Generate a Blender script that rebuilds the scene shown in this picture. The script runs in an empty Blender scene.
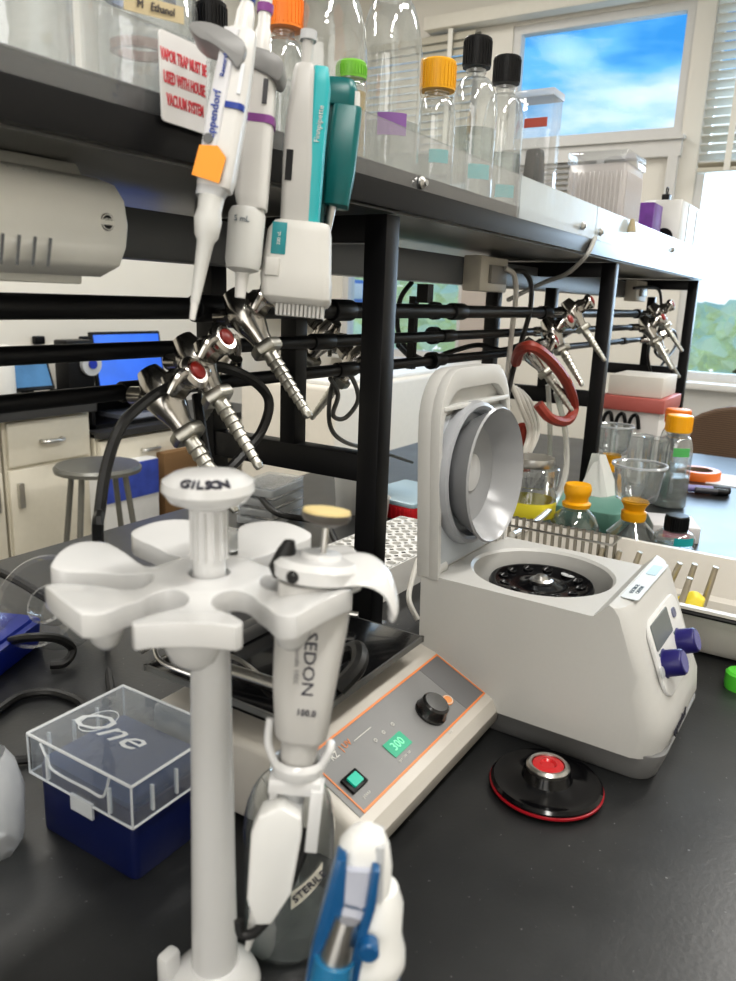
import bpy, bmesh, math, random
from mathutils import Vector, Matrix, Quaternion
random.seed(7)
S = bpy.context.scene
COL = S.collection
PI = math.pi
# ------------------------------------------------------------------ camera
PW, PH, PF = 736, 981, 770.0
def _n(v): return v.normalized()
_d1 = _n(Vector((497, 174, -PF)))
_up = -Vector((-105, -3010, -PF)); _up = _n(_up - _up.dot(_d1)*_d1)
_yv = _up.cross(_d1)
R3 = Matrix((_d1, _yv, _up))
CAM = Vector((0, 0, .45))
def ray(x, y): return R3 @ Vector(((x-PW/2)/PF, -(y-PH/2)/PF, -1.0))
def onz(x, y, z=0.0): r = ray(x, y); return CAM + r*((z-CAM.z)/r.z)
def onY(x, y, Y): r = ray(x, y); return CAM + r*((Y-CAM.y)/r.y)
def onX(x, y, X): r = ray(x, y); return CAM + r*((X-CAM.x)/r.x)
def pr(p):
    c = R3.transposed() @ (Vector(p)-CAM); return (PW/2+PF*c.x/-c.z, PH/2-PF*c.y/-c.z, -c.z)
def vz(X, Y, y):
    lo, hi = -3.0, 4.0
    for _ in range(50):
        m = (lo+hi)/2
        if pr((X, Y, m))[1] > y: lo = m
        else: hi = m
    return m
cd = bpy.data.cameras.new('camera'); cam = bpy.data.objects.new('camera', cd); COL.objects.link(cam)
cd.sensor_fit = 'VERTICAL'; cd.sensor_height = 36; cd.lens = PF/PH*36
cd.clip_start = .02; cd.clip_end = 200
cam.matrix_world = Matrix.Translation(CAM) @ R3.to_4x4()
cd.dof.use_dof = True; cd.dof.focus_distance = 1.0; cd.dof.aperture_fstop = 9.0
S.camera = cam
S.view_settings.view_transform = 'Standard'
try: S.view_settings.look = 'Medium High Contrast'
except Exception: pass
S.view_settings.exposure = 0.36

# ------------------------------------------------------------------ materials
MC = {}
def mat(name, col, rough=.5, metal=0, noise=.04, scale=40, bump=0, coat=0, trans=0, emit=0, spec=.5, alpha=1):
    if name in MC: return MC[name]
    m = bpy.data.materials.new(name); m.use_nodes = True; nt = m.node_tree; nt.nodes.clear()
    out = nt.nodes.new('ShaderNodeOutputMaterial'); b = nt.nodes.new('ShaderNodeBsdfPrincipled')
    nt.links.new(b.outputs[0], out.inputs[0])
    tc = nt.nodes.new('ShaderNodeTexCoord'); nz = nt.nodes.new('ShaderNodeTexNoise'); nz.inputs['Scale'].default_value = scale
    nz.inputs['Detail'].default_value = 4
    nt.links.new(tc.outputs['Object'], nz.inputs['Vector'])
    mx = nt.nodes.new('ShaderNodeMix'); mx.data_type = 'RGBA'
    c = Vector(col[:3])
    lo = c*(1-noise); hi = c*(1+noise)
    mx.inputs['A'].default_value = (*lo, 1); mx.inputs['B'].default_value = (min(hi.x,1), min(hi.y,1), min(hi.z,1), 1)
    nt.links.new(nz.outputs['Fac'], mx.inputs['Factor']); nt.links.new(mx.outputs['Result'], b.inputs['Base Color'])
    b.inputs['Roughness'].default_value = rough; b.inputs['Metallic'].default_value = metal
    b.inputs['Coat Weight'].default_value = coat; b.inputs['Coat Roughness'].default_value = .05
    b.inputs['Specular IOR Level'].default_value = spec
    b.inputs['Transmission Weight'].default_value = trans
    b.inputs['Alpha'].default_value = alpha
    if emit:
        nt.links.new(mx.outputs['Result'], b.inputs['Emission Color']); b.inputs['Emission Strength'].default_value = emit
    if bump:
        bp = nt.nodes.new('ShaderNodeBump'); bp.inputs['Strength'].default_value = bump; bp.inputs['Distance'].default_value = .002
        nt.links.new(nz.outputs['Fac'], bp.inputs['Height']); nt.links.new(bp.outputs[0], b.inputs['Normal'])
    MC[name] = m; return m
def glass(name, tint=(.93, .95, .95), edge=(.45, .48, .48), gloss=.06, rough=.03, body=0, bodycol=(.9, .9, .9), fres=.5):
    """thin clear wall: see-through, darker and shinier towards its outline"""
    if name in MC: return MC[name]
    m = bpy.data.materials.new(name); m.use_nodes = True; nt = m.node_tree; nt.nodes.clear(); N = nt.nodes.new; L = nt.links.new
    out = N('ShaderNodeOutputMaterial'); lw = N('ShaderNodeLayerWeight'); lw.inputs['Blend'].default_value = .35
    tcn = N('ShaderNodeTexCoord'); nz = N('ShaderNodeTexNoise'); nz.inputs['Scale'].default_value = 60
    bp = N('ShaderNodeBump'); bp.inputs['Strength'].default_value = .3; bp.inputs['Distance'].default_value = .002
    L(tcn.outputs['Object'], nz.inputs['Vector']); L(nz.outputs['Fac'], bp.inputs['Height'])
    pw = N('ShaderNodeMath'); pw.operation = 'POWER'; pw.inputs[1].default_value = 2.2; L(lw.outputs['Facing'], pw.inputs[0])
    mx = N('ShaderNodeMix'); mx.data_type = 'RGBA'; mx.inputs['A'].default_value = (*tint, 1); mx.inputs['B'].default_value = (*edge, 1)
    L(pw.outputs[0], mx.inputs['Factor'])
    tr = N('ShaderNodeBsdfTransparent'); L(mx.outputs['Result'], tr.inputs[0])
    gl = N('ShaderNodeBsdfGlossy'); gl.inputs['Roughness'].default_value = rough; gl.inputs[0].default_value = (1, 1, 1, 1); L(bp.outputs[0], gl.inputs['Normal'])
    f = N('ShaderNodeMath'); f.operation = 'MULTIPLY_ADD'; f.inputs[1].default_value = fres; f.inputs[2].default_value = gloss; L(pw.outputs[0], f.inputs[0]); f.use_clamp = True
    ms = N('ShaderNodeMixShader'); L(f.outputs[0], ms.inputs[0]); L(tr.outputs[0], ms.inputs[1]); L(gl.outputs[0], ms.inputs[2])
    last = ms.outputs[0]
    if body:
        df = N('ShaderNodeBsdfDiffuse'); df.inputs[0].default_value = (*bodycol, 1)
        m2 = N('ShaderNodeMixShader'); m2.inputs[0].default_value = body; L(last, m2.inputs[1]); L(df.outputs[0], m2.inputs[2]); last = m2.outputs[0]
    L(last, out.inputs[0]); MC[name] = m; return m

white = mat('white_plastic', (.78, .78, .76), .32)
offwhite = mat('warm_white_plastic', (.70, .68, .64), .42)
cfgrey = mat('centrifuge_shell', (.54, .535, .515), .42, noise=.02, scale=300)
cfdark = mat('centrifuge_base', (.20, .20, .20), .5)
grey = mat('mid_grey_plastic', (.36, .37, .39), .35)
ltgrey = mat('light_grey_plastic', (.52, .53, .54), .35)
black = mat('black_paint', (.007, .007, .008), .38, spec=.3)
blackrub = mat('black_rubber', (.012, .012, .012), .45)
blackgl = mat('glossy_black', (.004, .004, .005), .14, spec=.45)
chrome = mat('chrome', (.50, .48, .45), .2, 1, noise=.25, scale=25, bump=.3)
steel = mat('steel', (.55, .54, .52), .28, 1, noise=.1)
brass = mat('dull_nickel', (.42, .41, .37), .35, 1, noise=.3, scale=60, bump=.5)
redm = mat('red_plastic', (.26, .018, .012), .35)
orange = mat('orange_plastic', (.9, .25, .03), .4)
yellow = mat('amber_plastic', (.92, .45, .01), .35)
navy = mat('navy_plastic', (.006, .012, .075), .35)
bluep = mat('cobalt_plastic', (.008, .03, .35), .35)
indigo = mat('indigo_knob', (.018, .014, .13), .35)
teal = mat('teal_plastic', (.03, .42, .45), .35)
dteal = mat('dark_teal_plastic', (.0, .13, .13), .3)
cream = mat('cream_laminate', (.74, .70, .60), .45)
red_hose = mat('red_rubber_hose', (.27, .04, .025), .45)
whhose = mat('white_tubing', (.75, .73, .68), .35)
gls = glass('clear_glass', (.88, .90, .90), (.36, .39, .40), .12, .04, .03, (.85,.88,.88), fres=.9)
gl2 = glass('bottle_glass', (.86, .88, .88), (.50, .53, .54), .15, .05, .07, (.85, .87, .88), fres=.9)
acr = glass('clear_acrylic', (.92, .93, .94), (.6, .62, .64), .08, .06, .07)
frost = glass('frosted_polypropylene', (.8, .82, .83), (.55, .57, .6), .1, .2, .38, (.85, .87, .9))
liquid = glass('clear_liquid', (.80, .84, .83), (.5, .55, .55), .06, .02, .08, (.7, .75, .75))
amberliq = glass('amber_liquid', (.8, .62, .2), (.55, .4, .1), .06, .02, .3, (.8, .6, .15))

# ------------------------------------------------------------------ mesh helpers
def nb(): return bmesh.new()
def box(bm, c, s, M=None, taper=None):
    x, y, z = s[0]/2, s[1]/2, s[2]/2
    vs = []
    for dz in (-1, 1):
        k = 1 if (dz < 0 or not taper) else taper
        for dx, dy in ((-1, -1), (1, -1), (1, 1), (-1, 1)):
            p = Vector((c[0]+dx*x*k, c[1]+dy*y*k, c[2]+dz*z))
            vs.append(bm.verts.new(M @ p if M else p))
    for f in ((3,2,1,0), (4,5,6,7), (0,1,5,4), (1,2,6,5), (2,3,7,6), (3,0,4,7)):
        bm.faces.new([vs[i] for i in f])
    return bm
def frame_of(d, hint=(0, 0, 1)):
    d = Vector(d).normalized(); h = Vector(hint)
    if abs(d.dot(h)) > .95: h = Vector((0, 1, 0)) if abs(d.y) < .9 else Vector((1, 0, 0))
    u = h.cross(d).normalized(); v = d.cross(u)
    return u, v, d
def axis_M(p, d, hint=(0, 0, 1)):
    u, v, w = frame_of(d, hint)
    return Matrix.Translation(Vector(p)) @ Matrix((u, v, w)).transposed().to_4x4()
def lathe(bm, prof, seg=32, M=None, closed=False):
    rings = []
    for r, z in prof:
        if r < 1e-6:
            p = Vector((0, 0, z)); rings.append([bm.verts.new(M @ p if M else p)])
        else:
            ring = []
            for i in range(seg):
                a = 2*PI*i/seg; p = Vector((r*math.cos(a), r*math.sin(a), z)); ring.append(bm.verts.new(M @ p if M else p))
            rings.append(ring)
    n = len(rings)
    for k in range(n if closed else n-1):
        a, b = rings[k], rings[(k+1) % n]
        if len(a) == 1 and len(b) == 1: continue
        for i in range(seg):
            j = (i+1) % seg
            if len(a) == 1: bm.faces.new((a[0], b[j], b[i]))
            elif len(b) == 1: bm.faces.new((a[i], a[j], b[0]))
            else: bm.faces.new((a[i], a[j], b[j], b[i]))
    return bm
def cyl(bm, p0, p1, r0, r1=None, seg=24):
    r1 = r0 if r1 is None else r1
    p0 = Vector(p0); p1 = Vector(p1); L = (p1-p0).length
    return lathe(bm, [(0, 0), (r0, 0), (r1, L), (0, L)], seg, axis_M(p0, p1-p0))
def spline(pts, n=8, closed=False):
    P = [Vector(p) for p in pts]; out = []
    m = len(P)
    for i in range(m if closed else m-1):
        if closed: a, b, c, d = P[(i-1) % m], P[i], P[(i+1) % m], P[(i+2) % m]
        else: a, b, c, d = P[max(i-1, 0)], P[i], P[i+1], P[min(i+2, m-1)]
        for k in range(n):
            t = k/n
            out.append(.5*((2*b)+(c-a)*t+(2*a-5*b+4*c-d)*t*t+(3*b-a-3*c+d)*t**3))
    if not closed: out.append(P[-1])
    return out
def tube(bm, pts, r, seg=10, n=8, smooth=True, closed=False):
    P = spline(pts, n, closed) if smooth else [Vector(p) for p in pts]
    rr = r if callable(r) else (lambda t: r)
    rings = []; u = None
    m = len(P)
    for i, p in enumerate(P):
        if closed: t = P[(i+1) % m]-P[i-1]
        else: t = P[min(i+1, m-1)]-P[max(i-1, 0)]
        t.normalize()
        if u is None: u = frame_of(t)[0]
        u = (u-u.dot(t)*t)
        if u.length < 1e-6: u = frame_of(t)[0]
        u.normalize(); v = t.cross(u); q = rr(i/(m-1))
        rings.append([bm.verts.new(p+q*(math.cos(2*PI*k/seg)*u+math.sin(2*PI*k/seg)*v)) for k in range(seg)])
    for i in range(m if closed else m-1):
        a, b = rings[i], rings[(i+1) % m]
        for k in range(seg): bm.faces.new((a[k], a[(k+1) % seg], b[(k+1) % seg], b[k]))
    if not closed:
        bm.faces.new(list(reversed(rings[0]))); bm.faces.new(rings[-1])
    return bm
def prism(bm, pts, z0, z1, M=None, s1=1.0):
    """polygon in local xy pushed from z0 to z1"""
    def T(p): return M @ Vector(p) if M else Vector(p)
    a = [bm.verts.new(T((x, y, z0))) for x, y in pts]; b = [bm.verts.new(T((x*s1, y*s1, z1))) for x, y in pts]
    n = len(pts)
    bm.faces.new(list(reversed(a))); bm.faces.new(b)
    for i in range(n): bm.faces.new((a[i], a[(i+1) % n], b[(i+1) % n], b[i]))
    return bm
def rrect(w, h, r, n=5, cx=0, cy=0):
    o = []
    for sx, sy, a0 in ((1, 1, 0), (-1, 1, 90), (-1, -1, 180), (1, -1, 270)):
        for k in range(n+1):
            a = math.radians(a0+90*k/n); o.append((cx+sx*(w/2-r)+r*math.cos(a), cy+sy*(h/2-r)+r*math.sin(a)))
    return o
XZ = Matrix(((1, 0, 0, 0), (0, 0, -1, 0), (0, 1, 0, 0), (0, 0, 0, 1)))        # local xy -> world xz, extrude towards -Y
YZ = Matrix(((0, 0, 1, 0), (1, 0, 0, 0), (0, 1, 0, 0), (0, 0, 0, 1)))         # local xy -> world yz, extrude along X
WM = {}
def wm(o):
    while o is not None and o.parent: o = o.parent
    return WM.get(o.name, Matrix()) if o else Matrix()
def obj(name, bm, m, parent=None, bevel=0, seg=2, world=False, flat=False, ang=38, origin=None):
    bmesh.ops.recalc_face_normals(bm, faces=bm.faces)
    if bevel:
        es = [e for e in bm.edges if len(e.link_faces) == 2 and e.calc_face_angle(0) > math.radians(ang)]
        bmesh.ops.bevel(bm, geom=es, offset=bevel, segments=seg, affect='EDGES', clamp_overlap=True, profile=.5)
    if parent is not None and world: bm.transform(wm(parent).inverted())
    loc = None
    if parent is None:
        if origin is None:
            xs = [v.co for v in bm.verts]
            origin = Vector(((min(p.x for p in xs)+max(p.x for p in xs))/2, (min(p.y for p in xs)+max(p.y for p in xs))/2, min(p.z for p in xs)))
        loc = Vector(origin); bm.transform(Matrix.Translation(-loc))
    if not flat:
        for f in bm.faces: f.smooth = True
        for e in bm.edges:
            if len(e.link_faces) == 2 and e.calc_face_angle(0) > math.radians(35): e.smooth = False
    me = bpy.data.meshes.new(name); bm.to_mesh(me); bm.free()
    me.materials.append(m)
    o = bpy.data.objects.new(name, me); COL.objects.link(o)
    if parent is not None: o.parent = parent
    elif loc is not None:
        o.location = loc; WM[o.name] = Matrix.Translation(loc)
    return o
def tag(o, label, cat, group=None, kind=None):
    o['label'] = label; o['category'] = cat
    if group: o['group'] = group
    if kind: o['kind'] = kind
    return o
def struct(name, bm, m, parent=None, **k):
    o = obj(name, bm, m, parent, **k)
    if parent is None: o['kind'] = 'structure'
    return o
def thing(name, label, cat, loc=(0, 0, 0), rotz=0, group=None, M=None):
    o = bpy.data.objects.new(name, None); COL.objects.link(o); o.empty_display_size = .02
    if M is None: M = Matrix.Translation(Vector(loc)) @ Matrix.Rotation(rotz, 4, 'Z')
    o.matrix_world = M; WM[o.name] = M.copy(); tag(o, label, cat, group); return o
def dup(root, M, label=None, group=None):
    r = root.copy(); COL.objects.link(r); r.matrix_world = M; WM[r.name] = M.copy()
    if label: r['label'] = label
    if group: r['group'] = group
    for ch in list(root.children):
        c = ch.copy(); COL.objects.link(c); c.parent = r
        for g in list(ch.children):
            d = g.copy(); COL.objects.link(d); d.parent = c
    return r
def text(name, s, size, m, parent, M, extrude=.0002, align='CENTER', sx=1.0, world=True, shear=0, offset=0):
    cu = bpy.data.curves.new('t', 'FONT'); cu.body = s; cu.size = size; cu.extrude = extrude; cu.align_x = align; cu.align_y = 'CENTER'; cu.shear = shear
    cu.resolution_u = 2; cu.offset = offset
    t = bpy.data.objects.new('t', cu); COL.objects.link(t)
    me = bpy.data.meshes.new_from_object(t.evaluated_get(bpy.context.evaluated_depsgraph_get()))
    bpy.data.objects.remove(t)
    MM = M @ Matrix.Diagonal((sx, 1, 1, 1))
    if world and parent is not None: MM = wm(parent).inverted() @ MM
    me.transform(MM); me.materials.clear(); me.materials.append(m); me.name = name
    o = bpy.data.objects.new(name, me); COL.objects.link(o); o.parent = parent
    return o
def basis(p, x, y):
    x = Vector(x).normalized(); y = Vector(y); y = (y-y.dot(x)*x).normalized(); z = x.cross(y)
    return Matrix.Translation(Vector(p)) @ Matrix((x, y, z)).transposed().to_4x4()

RIGHT = R3 @ Vector((1, 0, 0))
def hang(name, label, T, B, Y, group='pipettes hanging from the shelf edge'):
    a = onY(*T, Y); c = onY(*B, Y); z = (a-c).normalized(); x = RIGHT-RIGHT.dot(z)*z; x.normalize(); y = z.cross(x)
    k = (a-c).length/math.hypot(T[0]-B[0], T[1]-B[1])
    M = Matrix.Translation(c) @ Matrix((x, y, z)).transposed().to_4x4()
    return thing(name, label, 'pipette', M=M, group=group), k, (a-c).length
def sec(bm, rows, k, n=6):
    """rows: (dist up the axis px, centre x px, width px, depth px, corner)"""
    rg = []
    for z, cx_, w_, d_, r_ in rows:
        rg.append([bm.verts.new((x*k, y*k, z*k)) for x, y in rrect(w_, d_, min(r_, w_/2.02, d_/2.02), n, cx_, 0)])
    for a, c in zip(rg, rg[1:]):
        m_ = len(a)
        for i in range(m_): bm.faces.new((a[i], a[(i+1) % m_], c[(i+1) % m_], c[i]))
    bm.faces.new(list(reversed(rg[0]))); bm.faces.new(rg[-1]); return bm

#==ROOM==
# ------------------------------------------------------------------ room shell
XW = 4.5; YB = 3.5; FZ = -.92; CZ = 2.35
wallm = mat('painted_wall', (.70, .67, .61), .8, noise=.03, scale=3)
cream_wall = mat('cream_wall', (.78, .75, .68), .8, noise=.03, scale=3)
floorm = mat('vinyl_floor', (.34, .33, .30), .5, noise=.12, scale=6)
ceilm = mat('ceiling_paint', (.72, .70, .66), .9)
framem = mat('window_frame_paint', (.60, .59, .57), .5)
struct('floor', box(nb(), (1, .75, FZ-.05), (7.2, 5.7, .1)), floorm)
struct('ceiling', box(nb(), (1, .75, CZ+.05), (7.2, 5.7, .1)), ceilm)
struct('wall_back', box(nb(), (1, YB+.05, (CZ+FZ)/2), (7.0, .1, CZ-FZ)), cream_wall)
struct('wall_front', box(nb(), (1, -2.05, (CZ+FZ)/2), (7.0, .1, CZ-FZ)), wallm)
struct('wall_left', box(nb(), (-2.55, .75, (CZ+FZ)/2), (.1, 5.7, CZ-FZ)), wallm)
# window wall with real openings: (y0, y1, z0, z1)
WIN = {'a': (2.13, 3.05, .08, 1.95), 'b': (.955, 1.93, 1.325, 1.96), 'c': (-.35, .86, .08, 1.95)}
def wallbox(bm, y0, y1, z0, z1): return box(bm, (XW+.08, (y0+y1)/2, (z0+z1)/2), (.16, y1-y0, z1-z0))
bm = nb()
wallbox(bm, -2, 3.5, FZ, .08); wallbox(bm, -2, 3.5, 1.96, CZ)
wallbox(bm, -2, -.35, .08, 1.96); wallbox(bm, .86, .955, .08, 1.96); wallbox(bm, 1.93, 2.13, .08, 1.96); wallbox(bm, 3.05, 3.5, .08, 1.96)
wallbox(bm, .955, 1.93, .08, 1.325)
struct('wall_right', bm, wallm)
panem = glass('window_glass', (.95, .97, .98), (.8, .85, .87), .005, .0, 0, fres=.05)
def window(name, y0, y1, z0, z1, mids=()):
    bm = nb(); w = .045
    for a, b, c, d in ((y0+w, y1-w, z0, z0+w), (y0+w, y1-w, z1-w, z1), (y0, y0+w, z0, z1), (y1-w, y1, z0, z1)):
        box(bm, (XW+.04, (a+b)/2, (c+d)/2), (.06, b-a, d-c))
    for zc in mids: box(bm, (XW+.04, (y0+y1)/2, zc), (.055, y1-y0-2*w-.002, .06))
    w_ = struct(name, bm, framem)
    o = obj('window_pane', box(nb(), (XW+.05, (y0+y1)/2, (z0+z1)/2), (.006, y1-y0-.04, z1-z0-.04)), panem, w_, world=True)
window('window_1', *WIN['b']); window('window_2', *WIN['c'], mids=(1.18,)); window('window_3', *WIN['a'], mids=(1.18,))
# transom below the upper window: grey frame band with louvred panel
bm = nb(); box(bm, (XW-.02, 1.44, 1.26), (.04, 1.0, .08)); box(bm, (XW-.03, 1.44, 1.311), (.06, 1.02, .02))
box(bm, (XW-.02, .975, .98), (.04, .05, .479)); box(bm, (XW-.02, 1.9, .98), (.04, .05, .479)); box(bm, (XW-.02, 1.35, .98), (.04, .04, .479))
struct('trim_1', bm, framem)
bm = nb()
for k in range(9): box(bm, (XW-.012, 1.62, 1.205-k*.03), (.018, .5, .016))
struct('trim_2', bm, mat('louvre_grey', (.33, .33, .33), .5))
bm = nb(); box(bm, (XW-.04, .25, .06), (.14, 1.25, .035)); box(bm, (XW-.02, .25, -.04), (.04, 1.22, .16))
struct('trim_3', bm, mat('sill_paint', (.66, .65, .63), .4), bevel=.004)
struct('trim_4', box(nb(), (XW-.04, 2.6, .06), (.14, 1.0, .035)), MC['sill_paint'], bevel=.004)
struct('baseboard_right', box(nb(), (XW-.01, .75, FZ+.05), (.02, 5.5, .1)), black)
# grey wall strip beneath the sill and brown column between windows
struct('trim_5', box(nb(), (XW-.05, 2.02, .40), (.1, .16, .66)), mat('taupe_column', (.42, .37, .33), .6))
# curtain rail boxes
bm = nb(); box(bm, (XW-.06, 1.0, 2.01), (.1, 2.9, .07))
vr = struct('trim_6', bm, mat('blind_cream', (.66, .63, .56), .5), bevel=.004)
# blinds
def blind(label, y0, y1, z0, z1, tilt, step=.042):
    t = thing('window_blind', label, 'blind', (XW-.06, (y0+y1)/2, z0), 0, 'venetian blinds on the window wall')
    sm = mat('blind_slat', (.52, .49, .41), .55)
    bm = nb(); z = z0+.03; rot = Matrix.Rotation(tilt, 4, 'Y')
    while z < z1-.02:
        M = Matrix.Translation((XW-.06, (y0+y1)/2, z)) @ rot
        box(bm, (0, 0, 0), (.05, y1-y0, .003), M); z += step
    s = obj('slats', bm, sm, t, world=True)
    obj('bottom_rail', box(nb(), (XW-.06, (y0+y1)/2, z0+.008), (.05, y1-y0, .022)), sm, t, world=True, bevel=.003)
    for yy in (y0+.14, y1-.14):
        obj('ladder_tape', box(nb(), (XW-.092, yy, (z0+z1)/2), (.002, .03, z1-z0)), mat('blind_tape', (.70, .68, .62), .8), t, world=True)
    return t
blind('cream venetian blind lowered halfway on the far right window', -.33, .84, 1.13, 1.97, .5)
blind('cream venetian blind over the window left of the sky pane', 2.14, 3.04, 1.19, 1.97, -1.05)
cordm = mat('cord_white', (.7, .68, .62), .6)
bm = nb(); tube(bm, [onX(663, 70, XW-.1), onX(661, 130, XW-.1), onX(655, 185, XW-.1)], .004, 6)
# outdoors
struct('ground', box(nb(), (25, 3, -4.1), (40, 60, .2)), mat('hazy_ground', (.45, .5, .42), .9))
leafm = mat('leaves_painted_haze', (.46, .55, .38), .9, noise=.35, scale=2.2, emit=.28)  # distance haze put into a pale leaf colour and slight glow
def tree(x, y, z, s, label):
    t = thing('tree', label, 'tree', (x, y, -4), 0, 'trees outside the windows')
    bm = nb()
    for k in range(480):
        a = random.uniform(0, 2*PI); e = random.uniform(-.6, 1); r = s*random.uniform(.45, 1.0)
        c = Vector((x+r*math.cos(a)*.8, y+r*math.sin(a), z+e*s*.6))
        M = Matrix.Translation(c) @ Matrix.Diagonal((random.uniform(.05, .13)*s, random.uniform(.05, .13)*s, random.uniform(.04, .10)*s, 1)) @ Matrix.Rotation(random.uniform(0, 3), 4, 'X')
        bmesh.ops.create_icosphere(bm, subdivisions=1, radius=1, matrix=M)
    for v in bm.verts: v.co += Vector((random.uniform(-1, 1), random.uniform(-1, 1), random.uniform(-1, 1)))*.04*s
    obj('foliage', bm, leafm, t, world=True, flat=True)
    obj('trunk', cyl(nb(), (x, y, -4), (x, y, z), .15, .1, 10), mat('bark', (.2, .15, .1), .9), t, world=True)
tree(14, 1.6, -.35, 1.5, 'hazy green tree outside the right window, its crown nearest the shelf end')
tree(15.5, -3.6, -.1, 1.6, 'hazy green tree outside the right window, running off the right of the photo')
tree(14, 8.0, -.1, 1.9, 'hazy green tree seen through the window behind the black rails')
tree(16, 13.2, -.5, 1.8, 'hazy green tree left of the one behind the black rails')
# world
w = bpy.data.worlds.new('sky'); S.world = w; w.use_nodes = True; nt = w.node_tree; nt.nodes.clear(); N = nt.nodes.new; L = nt.links.new
out = N('ShaderNodeOutputWorld'); bg = N('ShaderNodeBackground'); tc = N('ShaderNodeTexCoord'); sep = N('ShaderNodeSeparateXYZ')
mp = N('ShaderNodeMapping'); mp.inputs['Scale'].default_value = (1.2, 1.2, 4.5)
nz = N('ShaderNodeTexNoise'); nz.inputs['Scale'].default_value = 3.2; nz.inputs['Detail'].default_value = 8; nz.inputs['Roughness'].default_value = .55
L(tc.outputs['Generated'], mp.inputs[0]); L(mp.outputs[0], nz.inputs[0]); L(tc.outputs['Generated'], sep.inputs[0])
ma = N('ShaderNodeMath'); ma.operation = 'MULTIPLY_ADD'; ma.inputs[1].default_value = .30; L(nz.outputs['Fac'], ma.inputs[0])
sb = N('ShaderNodeMath'); sb.operation = 'SUBTRACT'; L(ma.outputs[0], sb.inputs[0]); L(sep.outputs['Z'], sb.inputs[1]); ma.inputs[2].default_value = .112
cr = N('ShaderNodeValToRGB'); cr.color_ramp.elements[0].position = .0; cr.color_ramp.elements[0].color = (.055, .30, .70, 1)
cr.color_ramp.elements[1].position = .10; cr.color_ramp.elements[1].color = (.86, .92, .96, 1)
e = cr.color_ramp.elements.new(.035); e.color = (.16, .47, .82, 1)
L(sb.outputs[0], cr.inputs[0]); L(cr.outputs[0], bg.inputs[0]); bg.inputs[1].default_value = .95; L(bg.outputs[0], out.inputs[0])
# lights
def area(name, loc, sx, sy, e, col=(1, 1, 1), rot=(0, 0, 0)):
    l = bpy.data.lights.new(name, 'AREA'); l.shape = 'RECTANGLE'; l.size = sx; l.size_y = sy; l.energy = e; l.color = col
    o = bpy.data.objects.new(name, l); COL.objects.link(o); o.location = loc; o.rotation_euler = rot; return o
for (x, y) in ((-.6, -.6), (1.2, -.6), (3.0, -.6), (-.6, 2.2), (1.2, 2.2), (3.0, 2.2)):
    t = thing('ceiling_light', 'long fluorescent light fitting on the ceiling', 'light', (x, y, CZ-.05), 0, 'ceiling light fittings')
    obj('housing', box(nb(), (x, y, CZ-.02), (1.3, .32, .04)), white, t, world=True)
    area('ceiling_lamp', (x, y, CZ-.055), 1.2, .26, 21 if y < 0 else 17, (1, .97, .92))
# daylight entering through the windows, then an added fill lamp
area('daylight', (XW+.4, .25, .95), 1.2, 1.6, 40, (.62, .80, 1), (0, math.radians(90), 0))
area('room_fill', (-2.2, -.2, .9), 2.4, 1.8, 20, (1, .98, .95), (0, math.radians(-90), 0))  # added fill from behind the camera
#==BENCH==
# ------------------------------------------------------------------ bench
def benchmat():
    m = bpy.data.materials.new('black_epoxy_worktop'); m.use_nodes = True; nt = m.node_tree; b = nt.nodes['Principled BSDF']; N = nt.nodes.new; L = nt.links.new
    tc = N('ShaderNodeTexCoord'); n1 = N('ShaderNodeTexNoise'); n1.inputs['Scale'].default_value = 9; n1.inputs['Detail'].default_value = 6; L(tc.outputs['Object'], n1.inputs[0])
    n2 = N('ShaderNodeTexNoise'); n2.inputs['Scale'].default_value = 240; n2.inputs['Detail'].default_value = 2; L(tc.outputs['Object'], n2.inputs[0])
    r1 = N('ShaderNodeValToRGB'); r1.color_ramp.elements[0].position = .35; r1.color_ramp.elements[0].color = (.018, .019, .020, 1); r1.color_ramp.elements[1].position = .75; r1.color_ramp.elements[1].color = (.034, .035, .036, 1)
    L(n1.outputs['Fac'], r1.inputs[0])
    r2 = N('ShaderNodeValToRGB'); r2.color_ramp.elements[0].position = .735; r2.color_ramp.elements[0].color = (0, 0, 0, 1); r2.color_ramp.elements[1].position = .78; r2.color_ramp.elements[1].color = (.5, .5, .5, 1)
    L(n2.outputs['Fac'], r2.inputs[0])
    mx = N('ShaderNodeMix'); mx.data_type = 'RGBA'; mx.blend_type = 'ADD'; mx.inputs['Factor'].default_value = .35
    L(r1.outputs[0], mx.inputs['A']); L(r2.outputs[0], mx.inputs['B']); L(mx.outputs['Result'], b.inputs['Base Color'])
    mr = N('ShaderNodeMapRange'); mr.inputs['To Min'].default_value = .27; mr.inputs['To Max'].default_value = .42; L(n1.outputs['Fac'], mr.inputs['Value']); L(mr.outputs[0], b.inputs['Roughness'])
    bp = N('ShaderNodeBump'); bp.inputs['Strength'].default_value = .12; bp.inputs['Distance'].default_value = .001; L(n2.outputs['Fac'], bp.inputs['Height']); L(bp.outputs[0], b.inputs['Normal'])
    return m
t = thing('lab_bench', 'double-sided lab bench with a black epoxy worktop under everything', 'bench', (1.0, .42, FZ))
obj('worktop', box(nb(), (1.0, .405, -.015), (3.3, 1.52, .03)), benchmat(), t, world=True, bevel=.003)
obj('cabinet_base', box(nb(), (1.0, .405, (FZ-.03)/2), (3.2, 1.42, -.03-FZ)), cream, t, world=True)
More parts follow.
